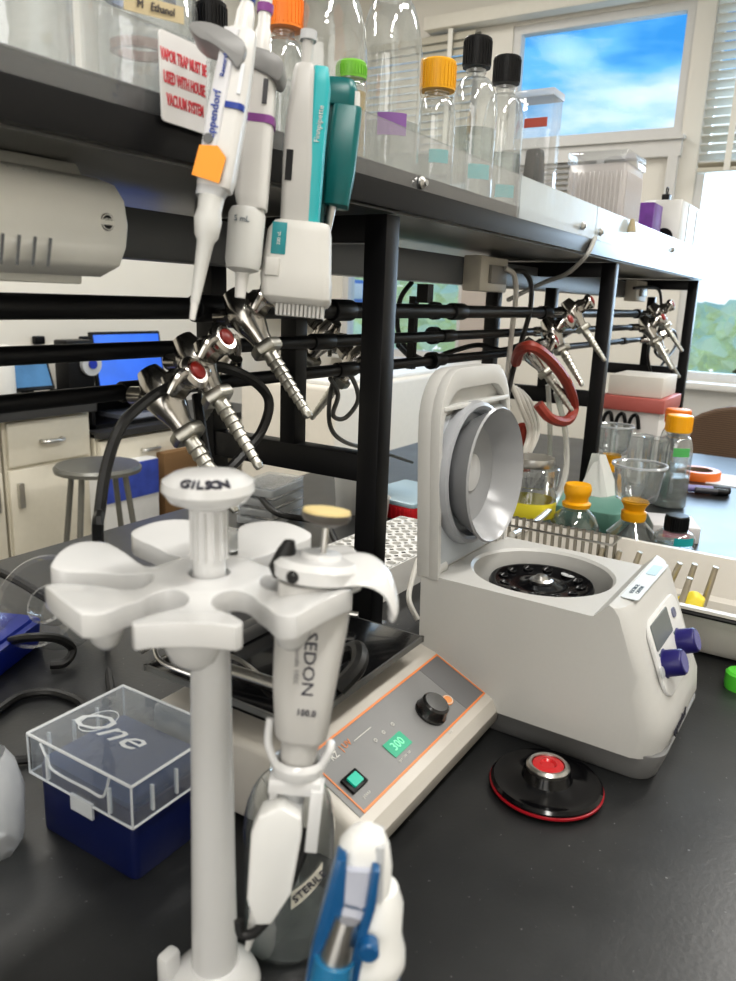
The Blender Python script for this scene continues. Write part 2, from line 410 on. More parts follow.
# ------------------------------------------------------------------ shelf rack
YS = .46; PX = (.778, 1.715, 2.685); PWd = .029
shelfm = mat('shelf_black_laminate', (.012, .012, .013), .3, spec=.25)
under = mat('shelf_underside', (.16, .16, .155), .3, metal=.4, noise=.5, scale=9)
darkgrey = mat('raceway_grey', (.12, .125, .13), .4)
rk = thing('bench_shelf', 'black steel reagent shelf rack standing on the bench', 'shelf', (1.5, .6, 0))
YR = .735
for x in (-.25,)+PX:
    for y in (YS+PWd/2, YR):
        obj('post', box(nb(), (x, y, .27), (PWd, PWd, .54)), black, rk, world=True, bevel=.0015)
    obj('cross_bar', box(nb(), (x, (YS+PWd+YR)/2-.008, .25), (PWd*.85, YR-YS-PWd-.0, .034)), black, rk, world=True, bevel=.0015)
    obj('cross_bar', box(nb(), (x, (YS+PWd+YR)/2-.008, .525), (PWd*.85, YR-YS-PWd-.0, .03)), black, rk, world=True, bevel=.0015)
    obj('pipe_support', box(nb(), (x, .597, .376), (.024, .024, .22)), black, rk, world=True, bevel=.0015)
obj('shelf_board', box(nb(), (1.2, .66, .556), (3.06, .40, .028)), under, rk, world=True)
obj('front_edge', box(nb(), (1.2, YS-.004, .5575), (3.06, .012, .027)), shelfm, rk, world=True, bevel=.001)
obj('upper_edge', box(nb(), (1.2, YS+.004, .580), (3.06, .010, .018)), mat('shelf_lip_grey', (.14, .145, .15), .25, metal=.3), rk, world=True, bevel=.001)
obj('back_edge', box(nb(), (1.2, .863, .5575), (3.06, .012, .027)), shelfm, rk, world=True, bevel=.001)
race = obj('power_raceway', box(nb(), (1.2, .655, .504), (3.0, .05, .048)), darkgrey, rk, world=True, bevel=.002)
# guard panels
def guard(x0, x1, m, label):
    t = obj('guard_panel', box(nb(), ((x0+x1)/2, YS-.003, .6), (x1-x0, .004, .062)), m, rk, world=True); t['label'] = label
    return t
xa = onY(30, 80, YS).x; xb = onY(517, 200, YS).x; xc = onY(593, 230, YS).x; xd = onY(700, 265, YS).x
wg = glass('acrylic_painted_reflection', (.75, .79, .8), (.6, .64, .65), .35, .22, .38, (.70, .76, .78), fres=.3)  # pale body colour stands for windows reflected in the acrylic
guard(xa-.3, xb-.003, acr, 'long clear acrylic guard along the shelf edge in front of the bottles')
guard(xb, xc-.003, wg, 'guard panel painted whitish for its window reflection on the shelf edge below the ribbed tip box')
guard(xc, xd, wg, 'guard panel painted whitish for its window reflection on the shelf edge below the purple box')
def screw(px, py, lab):
    p = onY(px, py, YS-.006); t = obj('guard_screw', lathe(nb(), [(0, 0), (.007, 0), (.007, .003), (.0035, .006), (.0035, .008), (0, .008)], 16, axis_M(p, (0, -1, 0))), steel, rk, world=True)
screw(421, 183, 'steel screw on the shelf guard below the amber-capped bottle'); screw(582, 226, 'steel screw on the whitish guard, left of the grey cable')
screw(600, 232, 'steel screw on the whitish guard, right of the grey cable'); screw(672, 250, 'steel screw on the shelf guard nearest its right end')
# ------------------------------------------------------------------ rails
def rail(Y, z, r, label, joints):
    t = thing('gas_pipe', label, 'pipe', (1.2, Y, z), 0, 'black service pipes under the shelf')
    obj('pipe', cyl(nb(), (-.45, Y, z), (2.7, Y, z), r, r, 20), black, t, world=True)
    for x in joints:
        b = nb(); cyl(b, (x-.022, Y, z), (x+.022, Y, z), r*1.3, r*1.3, 20)
        obj('pipe_joint', b, black, t, world=True, bevel=.0015)
    return t
YP = .60
rail(YP-.03, .433, .0105, 'top black service pipe running under the shelf', (.60, .84, 1.18, 1.60, 1.72, 2.4))
rail(YP-.015, .393, .008, 'middle black service pipe between the other two', (.60, .82, 1.18, 1.62, 2.42))
rail(YP, .352, .008, 'lowest black service pipe running under the shelf', (.53, .9, 1.18, 1.6, 2.4))
# pipe hanger brackets
for x, lab in ((1.16, 'black pipe hanger bracket left of the beige double outlet'),):
    b = nb(); box(b, (x, .64, .395), (.012, .012, .12)); 
    for z in (.433, .393, .352): cyl(b, (x-.007, .60, z), (x+.007, .60, z), .0145, .0145, 16)
    box(b, (x, .62, .46), (.02, .02, .03))
    tag(obj('pipe_bracket', b, black), lab, 'bracket')
# ------------------------------------------------------------------ valves
def valve_proto():
    t = thing('gas_valve', 'v', 'valve', (0, 0, 0), 0, 'chrome gas valves on the service pipes')
    b = nb()
    cyl(b, (0, 0, 0), (0, -.03, .002), .0075); lathe(b, [(0, 0), (.012, 0), (.012, .008), (0, .008)], 6, axis_M((0, -.016, .001), (0, -1, 0)))
    d = Vector((0, -.62, -.78)).normalized()
    o = Vector((0, -.03, .004))
    lathe(b, [(0, -.022), (.009, -.022), (.012, -.014), (.0155, -.006), (.0165, .004), (.013, .016), (.0095, .026), (.0085, .034), (0, .034)], 20, axis_M(o, d))
    obj('valve_body', b, chrome, t)
    b = nb(); lathe(b, [(0, 0), (.013, 0), (.0145, .002), (.0145, .008), (.013, .010), (0, .010)], 6, axis_M(o+d*.033, d)); obj('hex_nut', b, brass, t)
    b = nb(); prof = [(0, 0), (.0075, 0)]
    n = 9
    for k in range(n):
        s = .004+k*.0068; r = .0070-.0034*k/n
        prof += [(r*.93, s), (r*1.06, s+.0048), (r*1.06, s+.006)]
    prof += [(.0032, .068), (0, .068)]
    obj('barbed_nozzle', lathe(b, prof, 16, axis_M(o+d*.042, d)), brass, t)
    # bonnet and handle towards the front
    f = Vector((0, -.86, .52)).normalized()
    b = nb(); lathe(b, [(0, 0), (.012, 0), (.013, .006), (.010, .012), (.010, .018), (0, .018)], 8, axis_M(o+f*.012, f)); obj('bonnet', b, chrome, t)
    b = nb(); c = o+f*.034
    lathe(b, [(0, -.005), (.011, -.005), (.0135, -.001), (.0135, .003), (.0105, .006), (0, .006)], 24, axis_M(c, f))
    for sx in (-1, 1):
        tube(b, [c+Vector((sx*.008, 0, -.001)), c+Vector((sx*.015, -.001, .001)), c+Vector((sx*.021, .0, -.004)), c+Vector((sx*.025, .003, -.013))], lambda q: .0052-.0022*q, 10, 6)
    h = obj('lever_handle', b, chrome, t)
    b = nb(); lathe(b, [(0, .0035), (.0075, .0055), (.007, .0075), (.004, .0085), (0, .009)], 20, axis_M(c, f)); obj('index_button', b, redm, h)
    return t
vp = valve_proto()
def valve(px, py, Y, z, rz, label, s=1.0, tilt=0, first=[True]):
    x = onY(px, py, Y).x
    M = Matrix.Translation((x, Y, z)) @ Matrix.Rotation(rz, 4, 'Z') @ Matrix.Rotation(tilt, 4, 'X') @ Matrix.Scale(s, 4)
    if first[0]:
        first[0] = False; vp.matrix_world = M; WM[vp.name] = M; vp['label'] = label
    else: dup(vp, M, label)
R_ = math.radians
valve(217, 312, YP-.045, .426, R_(6), 'chrome valve with a red button just below the multichannel pipette', 1.12)
valve(168, 346, YP-.03, .382, R_(4), 'chrome valve with its barbed nozzle reaching down beside the looping black cord', 1.12)
valve(132, 388, YP-.015, .350, R_(8), 'chrome valve at the left end of the nearest cluster, above the carousel knob', 1.2)
valve(245, 378, YP+.012, .352, R_(172), 'chrome valve on the far side of the pipes behind the nearest cluster', 1.1)
valve(345, 340, YP+.004, .392, R_(176), 'chrome valve pointing away, just left of the nearest post', 1.15)
valve(376, 358, YP+.016, .352, R_(184), 'chrome valve pointing away with grey cable coiled behind the nearest post', 1.15)
valve(555, 312, YP-.045, .434, R_(8), 'chrome valve highest in the cluster beside the red hose', 1.15)
valve(536, 330, YP-.03, .394, R_(-12), 'chrome valve with red button above the loop of red hose', 1.2)
valve(512, 350, YP-.015, .352, R_(20), 'chrome valve feeding the red hose behind the open centrifuge lid', 1.3)
valve(581, 335, YP+.004, .392, R_(175), 'chrome valve pointing away beyond the red hose', 1.2)
valve(643, 312, YP-.045, .434, R_(5), 'highest chrome valve in the cluster near the far post', 1.25)
valve(634, 328, YP-.03, .394, R_(-15), 'chrome valve below the highest one in the cluster near the far post', 1.35)
valve(640, 345, YP-.015, .352, R_(25), 'lowest chrome valve in the cluster near the far post', 1.35)
# outlets
def outlet(x, label):
    t = thing('power_outlet', label, 'outlet', (x, .63, .49), 0, 'beige outlets on the raceway')
    obj('housing', box(nb(), (x, .612, .5), (.125, .036, .062)), mat('outlet_beige', (.60, .56, .48), .45), t, world=True, bevel=.003)
    obj('receptacle', box(nb(), (x+.01, .592, .5), (.075, .008, .032)), mat('outlet_grey', (.26, .25, .23), .4), t, world=True, bevel=.001)
outlet(onY(492, 270, .6).x, 'beige double outlet with two cords plugged in, above the open centrifuge')
outlet(onY(640, 289, .6).x, 'beige outlet with a black plug near the far post')
#==FARSIDE==
# ------------------------------------------------------------------ across the aisle
YC = 2.95; CT = -.06
ctop = mat('grey_counter', (.045, .045, .045), .4)
cabx0, cabx1 = .5, 2.75
xs = onY(92, 430, YC).x
c1 = onY(92, 430, YC).x
tag(obj('counter_worktop', box(nb(), ((-.1+c1)/2, 3.2, CT-.02), (c1+.1, .58, .04)), ctop), 'dark worktop along the back wall above the cream cabinets', 'worktop')
def cabinet(x0, x1, label, hs=1, ndraw=1):
    t = thing('base_cabinet', label, 'cabinet', ((x0+x1)/2, 3.2, FZ), 0, 'cream base cabinets along the back wall')
    obj('carcass', box(nb(), ((x0+x1)/2, 3.22, (FZ+CT-.04)/2), (x1-x0, .5, CT-.04-FZ)), cream, t, world=True)
    for k in range(ndraw):
        d = obj('drawer', box(nb(), ((x0+x1)/2, 2.962, CT-.15), (x1-x0-.03, .02, .19)), cream, t, world=True, bevel=.003)
        b = nb(); xm = (x0+x1)/2
        tube(b, [(xm-.05, 2.95, CT-.15), (xm-.045, 2.925, CT-.15), (xm, 2.92, CT-.15), (xm+.045, 2.925, CT-.15), (xm+.05, 2.95, CT-.15)], .010, 8, 5)
        obj('handle', b, steel, d, world=True)
    d = obj('door', box(nb(), ((x0+x1)/2, 2.962, (CT-.26+FZ+.1)/2), (x1-x0-.02, .02, CT-.26-FZ-.1)), cream, t, world=True, bevel=.003)
    hx = x0+.05 if hs > 0 else x1-.05
    obj('handle', box(nb(), (hx, 2.94, CT-.37), (.026, .02, .11)), steel, d, world=True, bevel=.004)
c0 = onY(6, 455, YC).x; c1 = onY(92, 430, YC).x
cabinet(c0, c1, 'cream base cabinet with one drawer over one door, left of the metal stool', 1)
cabinet(c0-(c1-c0)-.012, c0-.012, 'cream base cabinet at the far left, partly out of the photo', -1)
# desk section
d0 = c1+.01; d1 = onY(205, 430, YC).x; d2 = d1+.5
t = thing('desk_unit', 'cream desk section with shallow drawers and an open kneehole', 'desk', ((d0+d2)/2, 3.2, FZ))
obj('desk_top', box(nb(), ((d0+d2)/2, 3.18, -.22), (d2-d0, .55, .03)), ctop, t, world=True)
for a, b_ in ((d0, (d0+d2)/2-.01), ((d0+d2)/2+.01, d2)):
    d = obj('drawer', box(nb(), ((a+b_)/2, 2.93, -.32), (b_-a-.02, .03, .14)), cream, t, world=True, bevel=.003)
    xm = (a+b_)/2; b = nb(); tube(b, [(xm-.05, 2.92, -.32), (xm-.045, 2.895, -.32), (xm+.045, 2.895, -.32), (xm+.05, 2.92, -.32)], .009, 8, 5); obj('handle', b, steel, d, world=True)
obj('side_panel', box(nb(), (d2-.015, 3.2, -.57), (.03, .5, .7)), cream, t, world=True)
obj('side_panel', box(nb(), (d0+.015, 3.2, -.57), (.03, .5, .7)), cream, t, world=True)
# black open box on the desk
t = thing('black_shelf_unit', 'black open cubby standing on the cream desk below the screens', 'shelf', ((onY(115, 415, 3.0).x), 3.1, -.2))
x0 = onY(92, 420, 3.0).x; x1 = onY(185, 410, 3.0).x
b = nb()
for c, s in ((((x0+x1)/2, 3.15, -.195), (x1-x0, .3, .02)), (((x0+x1)/2, 3.15, -.05), (x1-x0, .3, .02)), ((x0+.01, 3.15, -.12), (.02, .3, .16)), ((x1-.01, 3.15, -.12), (.02, .3, .16)), (((x0+x1)/2, 3.29, -.12), (x1-x0, .01, .16))): box(b, c, s)
obj('frame', b, black, t, world=True)
cub_top = -.04
tag(obj('paper_stack', box(nb(), ((x0+x1)/2+.02, 3.12, -.172), (.22, .2, .022)), mat('dim_paper', (.35, .38, .45), .7)), 'stack of papers inside the black cubby', 'paper')
# boxes under desk
def carton(px0, px1, pytop, pybot, Y, m, label, nm='cardboard_box', band=None):
    x0 = onY(px0, pybot, Y).x; x1 = onY(px1, pybot, Y).x; zt = onY((px0+px1)/2, pytop, Y).z
    t = thing(nm, label, 'box', ((x0+x1)/2, Y+.15, FZ))
    obj('carton', box(nb(), ((x0+x1)/2, Y+.15, (zt+FZ)/2), (x1-x0, .3, zt-FZ)), m, t, world=True, bevel=.004)
    if band: obj('printed_band', box(nb(), ((x0+x1)/2, Y-.002, zt-.09), (x1-x0-.005, .004, .17)), band, t, world=True)
carton(107, 160, 462, 525, 2.84, mat('white_card', (.75, .75, .74), .7), 'white box with a blue printed band under the desk behind the stool', 'supply_box', mat('blue_print', (.06, .10, .45), .5, noise=.6, scale=12))
carton(166, 200, 450, 525, 2.86, mat('brown_card', (.22, .13, .06), .8), 'brown cardboard carton under the desk right of the white and blue box')
# screens
def screen(px0, py0, px1, py1, Y, label, m, nm, lean=.15, CT=CT+.001):
    a = onY(px0, py1, Y); c = onY(px1, py1, Y); zt = onY((px0+px1)/2, py0, Y).z; zb = (a.z+c.z)/2
    w_ = c.x-a.x; h = zt-zb; xm = (a.x+c.x)/2
    t = thing(nm, label, 'monitor', (xm, Y, CT))
    M = Matrix.Translation((xm, Y, zb)) @ Matrix.Rotation(-lean, 4, 'X')
    obj('bezel', box(nb(), (0, .012, h/2), (w_, .02, h), M), black, t, world=True, bevel=.004)
    obj('display', box(nb(), (0, .0, h/2), (w_-.03, .004, h-.03), M), m, t, world=True)
    b = nb(); box(b, (xm, Y+.06, (zb+.08+CT)/2), (.05, .02, zb+.08-CT)); box(b, (xm, Y+.05, CT+.006), (.2, .14, .012)); obj('stand', b, black, t, world=True)
screen(100, 331, 168, 398, 3.15, 'monitor with a bright blue display standing on the back counter', mat('blue_screen', (.02, .10, .50), .3, noise=.6, scale=3, emit=.7), 'desktop_monitor', .15, -.034)
screen(14, 355, 56, 390, 3.05, 'smaller tilted display with a dim blue picture left of the blue monitor', mat('dim_screen', (.05, .13, .24), .3, noise=.6, scale=9, emit=.5), 'tablet_computer', .35)
p = onY(82, 400, 3.1); zt = onY(82, 340, 3.1).z
t = thing('tape_dispenser', 'black desktop machine with a pale disc between the two displays', 'dispenser', (p.x, 3.12, CT))
obj('case', box(nb(), (p.x, 3.14, (CT+zt)/2), (.15, .1, zt-CT)), black, t, world=True, bevel=.01)
q = onY(91, 364, 3.08)
obj('disc', cyl(nb(), (q.x, 3.09, q.z), (q.x, 3.07, q.z), .055, .055, 32), ltgrey, t, world=True)
obj('disc_hub', cyl(nb(), (q.x, 3.07, q.z), (q.x, 3.06, q.z), .022, .022, 24), bluep, t, world=True)
# pale cylinder left edge and wall strip
b = nb(); p = onY(4, 400, 3.0); lathe(b, [(0, 0), (.075, 0), (.078, .01), (.078, .24), (.07, .26), (0, .26)], 32, Matrix.Translation((p.x, 3.05, CT)))
tag(obj('paper_towel_roll', b, mat('tissue_white', (.72, .71, .68), .9)), 'white upright roll at the left edge on the back counter', 'roll')
for px, lab in ((38, 'black clip on the wall strip above the smaller display'), (84, 'black clip on the wall strip above the pale disc')):
    p = onY(px, 340, 3.49); tag(obj('bulldog_clip', box(nb(), (p.x, 3.485, p.z), (.06, .025, .04)), black, bevel=.006), lab, 'clip', 'black clips on the wall strip')
p = onY(60, 345, 3.49)
tag(obj('paper_holder_strip', box(nb(), (p.x, 3.495, p.z-.015), (.75, .01, .03)), mat('alu_strip', (.6, .6, .58), .4)), 'thin pale wall strip above the back counter', 'strip')
# stool
c = onz(98, 467, -.27)
t = thing('metal_stool', 'round grey metal stool in the aisle before the cream cabinets', 'stool', (c.x, c.y, FZ))
stm = mat('stool_grey', (.20, .20, .185), .35, metal=.5)
obj('seat', lathe(nb(), [(0, -.275), (.15, -.29), (.172, -.285), (.175, -.27), (.165, -.258), (.15, -.262), (0, -.262)], 40, Matrix.Translation((c.x, c.y, 0))), stm, t, world=True)
for k in range(4):
    a = R_(20+90*k); obj('leg', tube(nb(), [(c.x+.12*math.cos(a), c.y+.12*math.sin(a), -.28), (c.x+.21*math.cos(a), c.y+.21*math.sin(a), FZ)], .012, 10, 1, False), stm, t, world=True)
obj('foot_ring', tube(nb(), [(c.x+.178*math.cos(2*PI*k/16), c.y+.178*math.sin(2*PI*k/16), -.68) for k in range(16)], .008, 8, 3, closed=True), stm, t, world=True)
# white instrument beyond the bench
z1 = onY(450, 372, 1.75).z
xa_ = 2.55; xb_ = 4.3
t = thing('white_freezer', 'big white cabinet-like instrument in the aisle beyond the bench', 'instrument', ((xa_+xb_)/2, 2.0, FZ))
obj('case', box(nb(), ((xa_+xb_)/2, 2.0, (z1+FZ)/2), (xb_-xa_, .5, z1-FZ)), mat('warm_white_case', (.74, .70, .63), .5), t, world=True, bevel=.02, seg=3)
obj('top_panel', box(nb(), ((xa_+xb_)/2, 2.0, z1+.008), (xb_-xa_-.06, .44, .016)), white, t, world=True, bevel=.004)
# blue and white instrument on back wall shelf
p = onY(343, 292, 3.2)
t = thing('blue_instrument', 'blue and white instrument on a wall shelf seen under the bench shelf', 'instrument', (p.x, 3.25, p.z-.1))
obj('case', box(nb(), (p.x, 3.3, p.z), (.42, .3, .18)), mat('cornflower_blue', (.16, .28, .62), .5), t, world=True, bevel=.012)
obj('front_panel', box(nb(), (p.x+.06, 3.145, p.z+.01), (.22, .012, .11)), white, t, world=True, bevel=.003)
obj('display', box(nb(), (p.x+.0, 3.136, p.z+.01), (.07, .006, .06)), darkgrey, t, world=True)
tag(obj('wall_shelf', box(nb(), (p.x, 3.33, p.z-.105), (1.3, .33, .03)), cream), 'cream wall shelf carrying the blue instrument', 'shelf')
# chair
p = onX(725, 420, 3.02)
t = thing('office_chair', 'brown woven-back chair at the end of the bench by the window', 'chair', (3.1, .33, FZ))
wv = bpy.data.materials.new('brown_woven'); wv.use_nodes = True; nt_ = wv.node_tree; bb_ = nt_.nodes['Principled BSDF']
wt = nt_.nodes.new('ShaderNodeTexWave'); wt.inputs['Scale'].default_value = 40; wt.inputs['Distortion'].default_value = 2; wt.bands_direction = 'Z'
tcc = nt_.nodes.new('ShaderNodeTexCoord'); nt_.links.new(tcc.outputs['Object'], wt.inputs[0]); crr = nt_.nodes.new('ShaderNodeValToRGB')
crr.color_ramp.elements[0].color = (.085, .05, .03, 1); crr.color_ramp.elements[1].color = (.16, .10, .062, 1); nt_.links.new(wt.outputs['Fac'], crr.inputs[0]); nt_.links.new(crr.outputs[0], bb_.inputs[0]); bb_.inputs['Roughness'].default_value = .7
b = nb(); Mc = Matrix.Translation((3.0, .30, -.16)) @ YZ
pts = [(-.25, -.32), (.25, -.32), (.26, .0)]+[(.26*math.cos(a)*1.0, .0+.285*math.sin(a)**.75) for a in [R_(8+k*164/14) for k in range(15)]]+[(-.26, .0)]
prism(b, pts, 0, .05, Mc); obj('backrest', b, wv, t, world=True, bevel=.015, seg=3)
obj('seat', box(nb(), (3.3, .30, -.46), (.46, .48, .08)), wv, t, world=True, bevel=.03, seg=3)
obj('column', cyl(nb(), (3.3, .3, FZ+.08), (3.3, .3, -.5), .03), black, t, world=True)
obj('back_support', box(nb(), (3.08, .3, -.40), (.05, .08, .3)), black, t, world=True)
for k in range(5):
    a = 2*PI*k/5; obj('base_spoke', tube(nb(), [(3.3, .3, FZ+.09), (3.3+.26*math.cos(a), .3+.26*math.sin(a), FZ+.03)], .02, 8, 1, False), black, t, world=True)
#==CENTRIFUGE==
# ------------------------------------------------------------------ centrifuge
CA = R_(-1); CF = Vector((.697, .090, 0))
cfM = Matrix.Translation(CF) @ Matrix.Rotation(CA, 4, 'Z')
t = thing('benchtop_centrifuge', 'off-white benchtop centrifuge with its lid standing open and two dark blue knobs', 'centrifuge', M=cfM)
CW, CL, CH = .186, .272, .163
def YZf(x0, x1):  # extrude yz profile along local x
    return Matrix(((0, 0, 1, 0), (1, 0, 0, 0), (0, 1, 0, 0), (0, 0, 0, 1)))
# dark foot
b = nb(); v = []
for z, ins in ((0, .014), (.034, .004)):
    v.append([b.verts.new((x, y, z)) for x, y in rrect(CW-2*ins, CL-2*ins, .022, 5, CW/2, CL/2)])
for i in range(len(v[0])): b.faces.new((v[0][i], v[0][(i+1) % len(v[0])], v[1][(i+1) % len(v[0])], v[1][i]))
b.faces.new(list(reversed(v[0]))); b.faces.new(v[1])
obj('base', b, cfdark, t, bevel=.002)
# shell with a round bowl cut in its top
bcx, bcy, br = CW/2+.001, .170, .076
b = nb()
prof = [(.008, .030), (.003, .050), (.005, .068), (.014, .088), (.026, .112), (.048, .168), (.054, .176), (.070, .178), (.084, CH)]
nseg = 48
def side(x):
    out = [b.verts.new((x, y, z)) for y, z in prof]; out += [b.verts.new((x, CL, CH)), b.verts.new((x, CL, .03))]; return out
xs_ = [0.0, .003, .010, .022, .040, CW-.040, CW-.022, CW-.010, CW-.003, CW]
ins = [.026, .018, .009, .003, 0, 0, .003, .009, .018, .026]
cols = []
for x, q in zip(xs_, ins):
    col = []
    for y, z in prof: col.append(b.verts.new((x, y+q*(1 if z < .10 and y < .03 else (.45 if y < .06 else 0)), z)))
    col.append(b.verts.new((x, CL, CH))); col.append(b.verts.new((x, CL-.004, .03)))
    cols.append(col)
npf = len(prof)
for a, c in zip(cols, cols[1:]):
    n = len(a)
    for i in range(n):
        if i == npf-1: continue       # top left open for the bowl
        b.faces.new((a[i], a[(i+1) % n], c[(i+1) % n], c[i]))
b.faces.new(cols[0]); b.faces.new(list(reversed(cols[-1])))
# top face ring between rectangle and bowl
rect = []
y0, y1 = prof[-1][0], CL
for k in range(nseg):
    a = 2*PI*k/nseg; dx, dy = math.cos(a), math.sin(a)
    tt = min(((CW-bcx) if dx > 0 else bcx)/max(abs(dx), 1e-6), ((y1-bcy) if dy > 0 else (bcy-y0))/max(abs(dy), 1e-6))
    rect.append(b.verts.new((bcx+dx*tt, bcy+dy*tt, CH)))
for cx_, cy_ in ((0, y0), (CW, y0), (CW, y1), (0, y1)):
    k = min(range(nseg), key=lambda i: (rect[i].co.x-cx_)**2+(rect[i].co.y-cy_)**2); rect[k].co.x = cx_; rect[k].co.y = cy_
def ring(r, z): return [b.verts.new((bcx+r*math.cos(2*PI*k/nseg), bcy+r*math.sin(2*PI*k/nseg), z)) for k in range(nseg)]
prev = rect
for r, z in ((br+.003, CH), (br, CH-.003), (br-.004, CH-.045), (br-.02, CH-.05), (.001, CH-.05)):
    cur = ring(r, z)
    for k in range(nseg): b.faces.new((prev[k], prev[(k+1) % nseg], cur[(k+1) % nseg], cur[k]))
    prev = cur
bmesh.ops.remove_doubles(b, verts=b.verts, dist=.0004)
obj('shell', b, cfgrey, t)
# white front cover strip over sloping face
P1 = Vector((0, .047, .166)); P2 = Vector((0, .0185, .097))
sl = (P1-P2).normalized(); nrm = Vector((0, -sl.z, sl.y))
def slope(x, s, o=0.0): return Vector((x, P2.y, P2.z)) + sl*s + nrm*o
b = nb()
Mf = basis(slope(CW/2-.006, .030), (1, 0, 0), sl)
prism(b, rrect(CW-.070, .078, .018, 5, 0.0, -.006), -.001, .003, Mf)
obj('control_panel', b, mat('panel_white', (.70, .70, .69), .35), t, bevel=.001)
obj('display', prism(nb(), rrect(.064, .026, .002, 3), .003, .0042, basis(slope(CW/2-.026, .046), (1, 0, 0), sl)), mat('lcd_grey', (.17, .19, .19), .25), t)
b = nb(); prism(b, rrect(.012, .010, .004, 3), .003, .0045, basis(slope(CW/2+.026, .046), (1, 0, 0), sl)); obj('button', b, mat('button_greyblue', (.16, .17, .25), .4), t)
b = nb(); prism(b, rrect(.012, .010, .004, 3), .003, .0045, basis(slope(CW/2-.062, .014), (1, 0, 0), sl)); obj('button', b, mat('button_pale', (.5, .52, .52), .4), t)
for xk in (CW/2-.028, CW/2+.034):
    c = slope(xk-.015, .016, .001)
    kb = obj('knob', lathe(nb(), [(0, 0), (.0145, 0), (.0145, .002), (.0132, .003), (.0128, .018), (.0115, .020), (0, .020)], 28, axis_M(c, nrm)), indigo, t)
    obj('knob_face', lathe(nb(), [(0, .0202), (.0104, .0202), (.0104, .0208), (0, .0208)], 24, axis_M(c, nrm)), mat('knob_face_violet', (.16, .16, .36), .25), kb)
# label on the ridge top
obj('caution_sticker', prism(nb(), rrect(.13, .017, .003, 3), 0, .0006, basis((CW/2, .059, .1781), (1, 0, 0), (0, 1, 0))), mat('sticker_pale', (.66, .70, .72), .4), t)
text('lettering', 'ELECTRICAL\nCAUTION', .0052, mat('print_grey', (.12, .16, .2), .5), t, basis((CW/2-.035, .059, .1789), (1, 0, 0), (0, 1, 0)), world=False)
obj('sticker_box', prism(nb(), rrect(.035, .010, .002, 3), 0, .0005, basis((CW/2+.035, .059, .1787), (1, 0, 0), (0, 1, 0))), mat('sticker_blue', (.45, .6, .68), .4), t)
text('lettering', 'eppendorf', .0125, mat('print_black', (.02, .02, .03), .5), t, basis((.058, .0022, .052), (1, 0, 0), (0, .08, 1)), world=False, extrude=.0006)
text('lettering', 'speed', .005, MC['print_grey'], t, basis(slope(CW/2-.050, .029, .0032), (1, 0, 0), sl), world=False)
text('lettering', 'time', .005, MC['print_grey'], t, basis(slope(CW/2+.012, .029, .0032), (1, 0, 0), sl), world=False)
# lid plate, hinged at the back
LH = .222; tl = R_(-3)
lidM = Matrix.Translation((CW/2-.004, CL-.001, CH-.004)) @ Matrix.Rotation(tl, 4, 'X')
def lid_outline(w, h, r): 
    o = [(-w/2, 0), (w/2, 0), (w/2, h-r*1.5)]
    o += [(w/2-r+r*math.cos(a), h-r*1.25+r*1.25*math.sin(a)) for a in [R_(k*90/6) for k in range(1, 7)]]
    o += [(-(w/2-r)-r*math.sin(a), h-r*1.25+r*1.25*math.cos(a)) for a in [R_(k*90/6) for k in range(0, 6)]]
    o += [(-w/2, h-r*1.5)]; return o
Ml = lidM @ XZ
ld = obj('lid', prism(nb(), lid_outline(.182, LH, .05), -.006, .012, Ml), cfgrey, t, bevel=.003)
# raised rim round the lid with the grip scoop at its top
b = nb(); o1 = lid_outline(.182, LH, .05); o2 = [(x*.93, (y-.003)*.93+.004) for x, y in lid_outline(.182, LH-.008, .047)]
n = len(o1); A = [[b.verts.new(Ml @ Vector((x, y, z))) for x, y in oo] for oo, z in ((o1, .010), (o1, .021), (o2, .021), (o2, .010))]
for k in range(4):
    p_, q_ = A[k], A[(k+1) % 4]
    for i in range(n): b.faces.new((p_[i], p_[(i+1) % n], q_[(i+1) % n], q_[i]))
obj('lid_rim', b, cfgrey, ld, bevel=.0025)
obj('lid_grip', prism(nb(), [(-.082, .179), (.082, .179), (.082, .184), (-.082, .184)], .012, .0225, Ml), mat('grip_grey', (.58, .58, .56), .4), ld, bevel=.001)
obj('lid_panel', prism(nb(), rrect(.168, .166, .008, 4, 0, .090), .012, .0155, Ml), mat('lid_panel_bluegrey', (.47, .50, .53), .35), ld, bevel=.001)
bc = lidM @ Vector((-.010, -.0150, .104)); lax = (lidM.to_3x3() @ Vector((0, -1, 0)))
Mb = axis_M(bc, lax)
obj('seal_ring', lathe(nb(), [(.064, 0), (.080, 0), (.081, .005), (.079, .012), (.075, .014), (.071, .012), (.067, .004)], 56, Mb), grey, ld)
obj('inner_cup', lathe(nb(), [(.055, 0), (.060, .008), (.0625, .010), (.0735, .032), (.0755, .034), (.0735, .036), (.071, .033), (.057, .004), (0, .002)], 56, Mb), mat('cup_grey', (.33, .335, .345), .22), ld)
obj('cup_centre', lathe(nb(), [(0, .002), (.021, .002), (.021, .005), (.012, .0065), (0, .007)], 32, Mb), mat('cup_disc', (.50, .50, .50), .4), ld)
for sx in (-.078, .078): obj('hinge', cyl(nb(), (CW/2+sx-.012, CL-.012, CH+.004), (CW/2+sx+.012, CL-.012, CH+.004), .007, seg=16), cfgrey, t)
